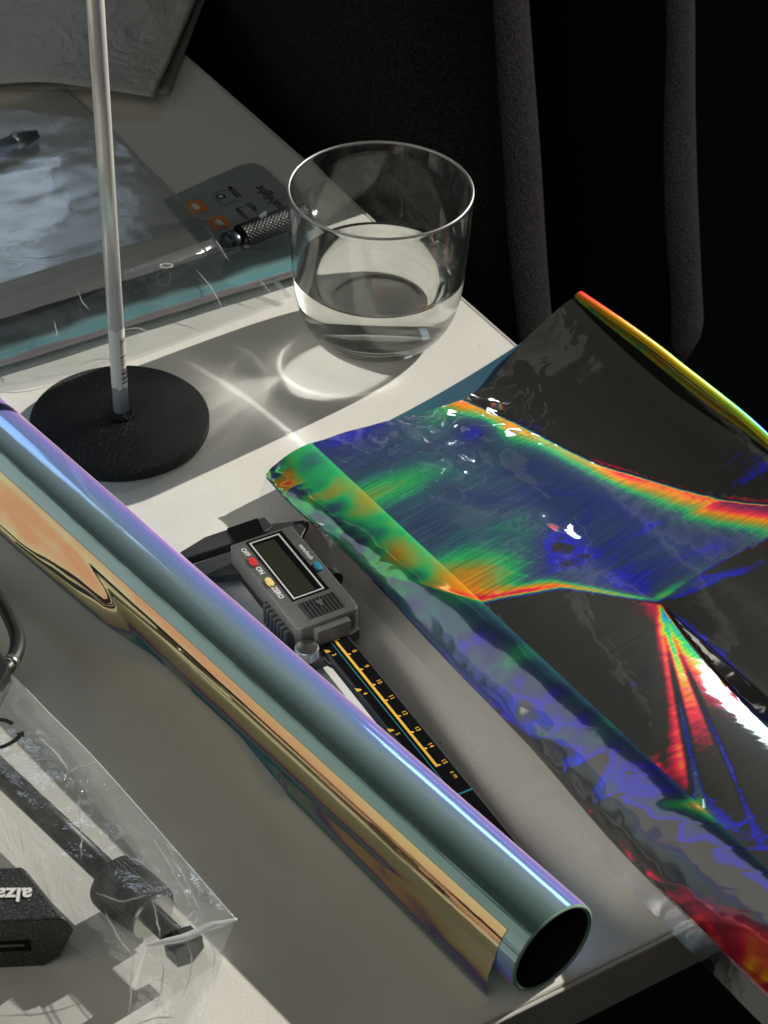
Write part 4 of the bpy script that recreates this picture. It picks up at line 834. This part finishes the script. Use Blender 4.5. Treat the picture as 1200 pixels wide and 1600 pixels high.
lb = thing('clear_sleeve', 'clear plastic sleeve with white creases around the knurled rod', 'plastic bag', at(230, 1380, 0)); LO = lb.location
sheet('top_film', [[(-60, 985, .016), (15, 1050, .018), (75, 1112, .020), (145, 1182, .024), (250, 1300, .0262), (369, 1437, .0262)], [(-110, 1150, .024), (-60, 1205, .026), (0, 1262, .027), (70, 1335, .0275), (140, 1410, .0275), (232, 1474, .0262)]], 'bag_soft', 110, 46, lb, 0.0014, 34, 3.0, 0.0, LO, 0.003)
sheet('left_film', [[(-110, 1150, .024), (-60, 1205, .026), (0, 1262, .027), (70, 1335, .0275), (140, 1410, .0275), (232, 1474, .0262)], [(-150, 1200, .001), (-100, 1265, .001), (-30, 1325, .001), (40, 1400, .001), (110, 1470, .001), (205, 1540, .001)]], 'bag_soft', 100, 20, lb, 0.0012, 40, 13.0, 0.0, LO)
sheet('right_film', [[(-60, 985, .016), (15, 1050, .018), (75, 1112, .020), (145, 1182, .024), (250, 1300, .0262), (369, 1437, .0262)], [(-75, 1010, .001), (-5, 1080, .001), (55, 1150, .001), (122, 1225, .001), (225, 1350, .001), (342, 1500, .001)]], 'bag', 100, 20, lb, 0.0005, 40, 23.0, 0.0, LO)
sheet('end_film', [[(232, 1474, .0262), (275, 1466, .0262), (320, 1450, .0264), (369, 1437, .0262)], [(185, 1680, .001), (235, 1680, .001), (285, 1660, .001), (325, 1590, .001)]], 'bag_soft', 50, 40, lb, 0.0016, 45, 33.0, 0.0, LO, 0.004)
bm = bmesh.new(); tube(bm, [p - LO for p in catmull([at(*p) for p in [(229, 1478, .0262), (255, 1472, .0268), (290, 1464, .0268), (325, 1448, .0268), (350, 1442, .0266), (370, 1436, .0262)]], 30)], [0.0005 + 0.0009 * max(0, math.sin(k / 30 * 3.14)) for k in range(31)], 8); from_bm('heat_seal', bm, 'crease', lb, True)  # white tube drawn as the highlight on the front fold
bm = bmesh.new(); tube(bm, [p - LO for p in catmull([at(*p) for p in [(40, 1075, .0192), (75, 1112, .0202), (145, 1182, .0242), (250, 1300, .0264), (369, 1437, .0264)]], 40)], 0.00018, 6); from_bm('edge_crease', bm, 'crease', lb, True)  # thin white tube, a painted glint along the right-hand edge
def glint_lines(parent, org, lines, r_):  # pale tubes drawn in place of glints on the film's wrinkles
    for ln in lines:
        pts = catmull([at(*p) for p in ln], 14)
        pts = [p + Vector((0.0006 * nz3(p.x * 300, p.y * 300), 0.0006 * nz3(p.x * 300, p.y * 300, 5), 0)) - org for p in pts]
        bm = bmesh.new(); tube(bm, pts, [r_ * (0.15 + math.sin(math.pi * k / 14)) for k in range(15)], 5); from_bm('crease', bm, 'crease_soft', parent, True)
glint_lines(lb, LO, [[(122, 1240, .028), (126, 1300, .0285), (128, 1345, .0285)], [(60, 1150, .026), (95, 1185, .027), (110, 1215, .027)], [(150, 1190, .0262), (110, 1205, .0272), (95, 1225, .0275)], [(238, 1400, .0285), (246, 1440, .0285), (250, 1470, .027)],
    [(175, 1325, .0285), (215, 1345, .0285), (262, 1380, .0285)], [(240, 1310, .028), (275, 1370, .028), (300, 1420, .0275)], [(270, 1345, .028), (290, 1375, .028), (320, 1440, .027)], [(165, 1425, .022), (185, 1465, .016), (208, 1492, .010)], [(210, 1480, .020), (205, 1540, .012), (200, 1590, .006)],
    [(290, 1470, .024), (300, 1510, .018), (285, 1560, .010)], [(318, 1455, .024), (335, 1490, .014), (330, 1530, .008)], [(40, 1290, .0285), (90, 1330, .0285), (125, 1375, .0285)], [(150, 1395, .0285), (190, 1408, .0285), (235, 1398, .0285)], [(250, 1480, .022), (255, 1530, .015), (240, 1580, .007)]], 0.00028)
glint_lines(ba, BO, [[(100, 140, .0152), (130, 170, .0145), (165, 205, .0135)], [(62, 150, .02), (85, 195, .02), (110, 225, .019)], [(20, 262, .022), (70, 250, .022), (110, 232, .021)], [(200, 240, .013), (225, 268, .0125), (262, 305, .0122)], [(0, 402, .021), (80, 402, .021), (160, 380, .019)]], 0.00022)
glint_lines(bb, ZO, [[(0, 470, .0195), (60, 450, .0200), (130, 426, .0208)], [(150, 420, .021), (200, 403, .021), (262, 380, .019)], [(120, 450, .0205), (128, 470, .019), (140, 485, .018)], [(305, 420, .016), (330, 450, .0115), (352, 490, .006)], [(86, 500, .017), (88, 515, .0155), (88, 525, .015)], [(375, 395, .0115), (395, 425, .009), (430, 465, .0045)], [(0, 588, .005), (60, 590, .0045), (130, 578, .004)], [(170, 525, .010), (210, 512, .010), (235, 520, .0095)], [(320, 350, .0150), (340, 380, .0145), (365, 420, .011)]], 0.00022)
# recycling mark printed on the sleeve (three bent arrows)
rc = at(-3, 1150, .0275)
def strip(bm, pts, w_, z_):
    for a, b in zip(pts, pts[1:]):
        d = (b - a).normalized(); n_ = Vector((-d.y, d.x)) * w_ / 2
        bm.faces.new([bm.verts.new((q.x, q.y, z_)) for q in (a + n_, a - n_, b - n_ + d * 0.0002, b + n_ + d * 0.0002)])
bm = bmesh.new()
for k in range(3):
    a0 = R(150 + 120 * k + 15); pts = [Vector((0.0074 * math.cos(a0 + R(14) * i) * (1 + 0.12 * math.cos(3 * (a0 + R(14) * i))), 0.0074 * math.sin(a0 + R(14) * i))) for i in range(6)]
    strip(bm, pts, 0.0019, 0.0); d = (pts[-1] - pts[-2]).normalized(); n_ = Vector((-d.y, d.x))
    bm.faces.new([bm.verts.new((q.x, q.y, 0)) for q in (pts[-1] + n_ * 0.0021, pts[-1] - n_ * 0.0021, pts[-1] + d * 0.0028)])
bmesh.ops.translate(bm, verts=bm.verts, vec=rc - LO + Vector((0, 0, 0.0012))); from_bm('recycling_mark', bm, 'grey_text', lb)
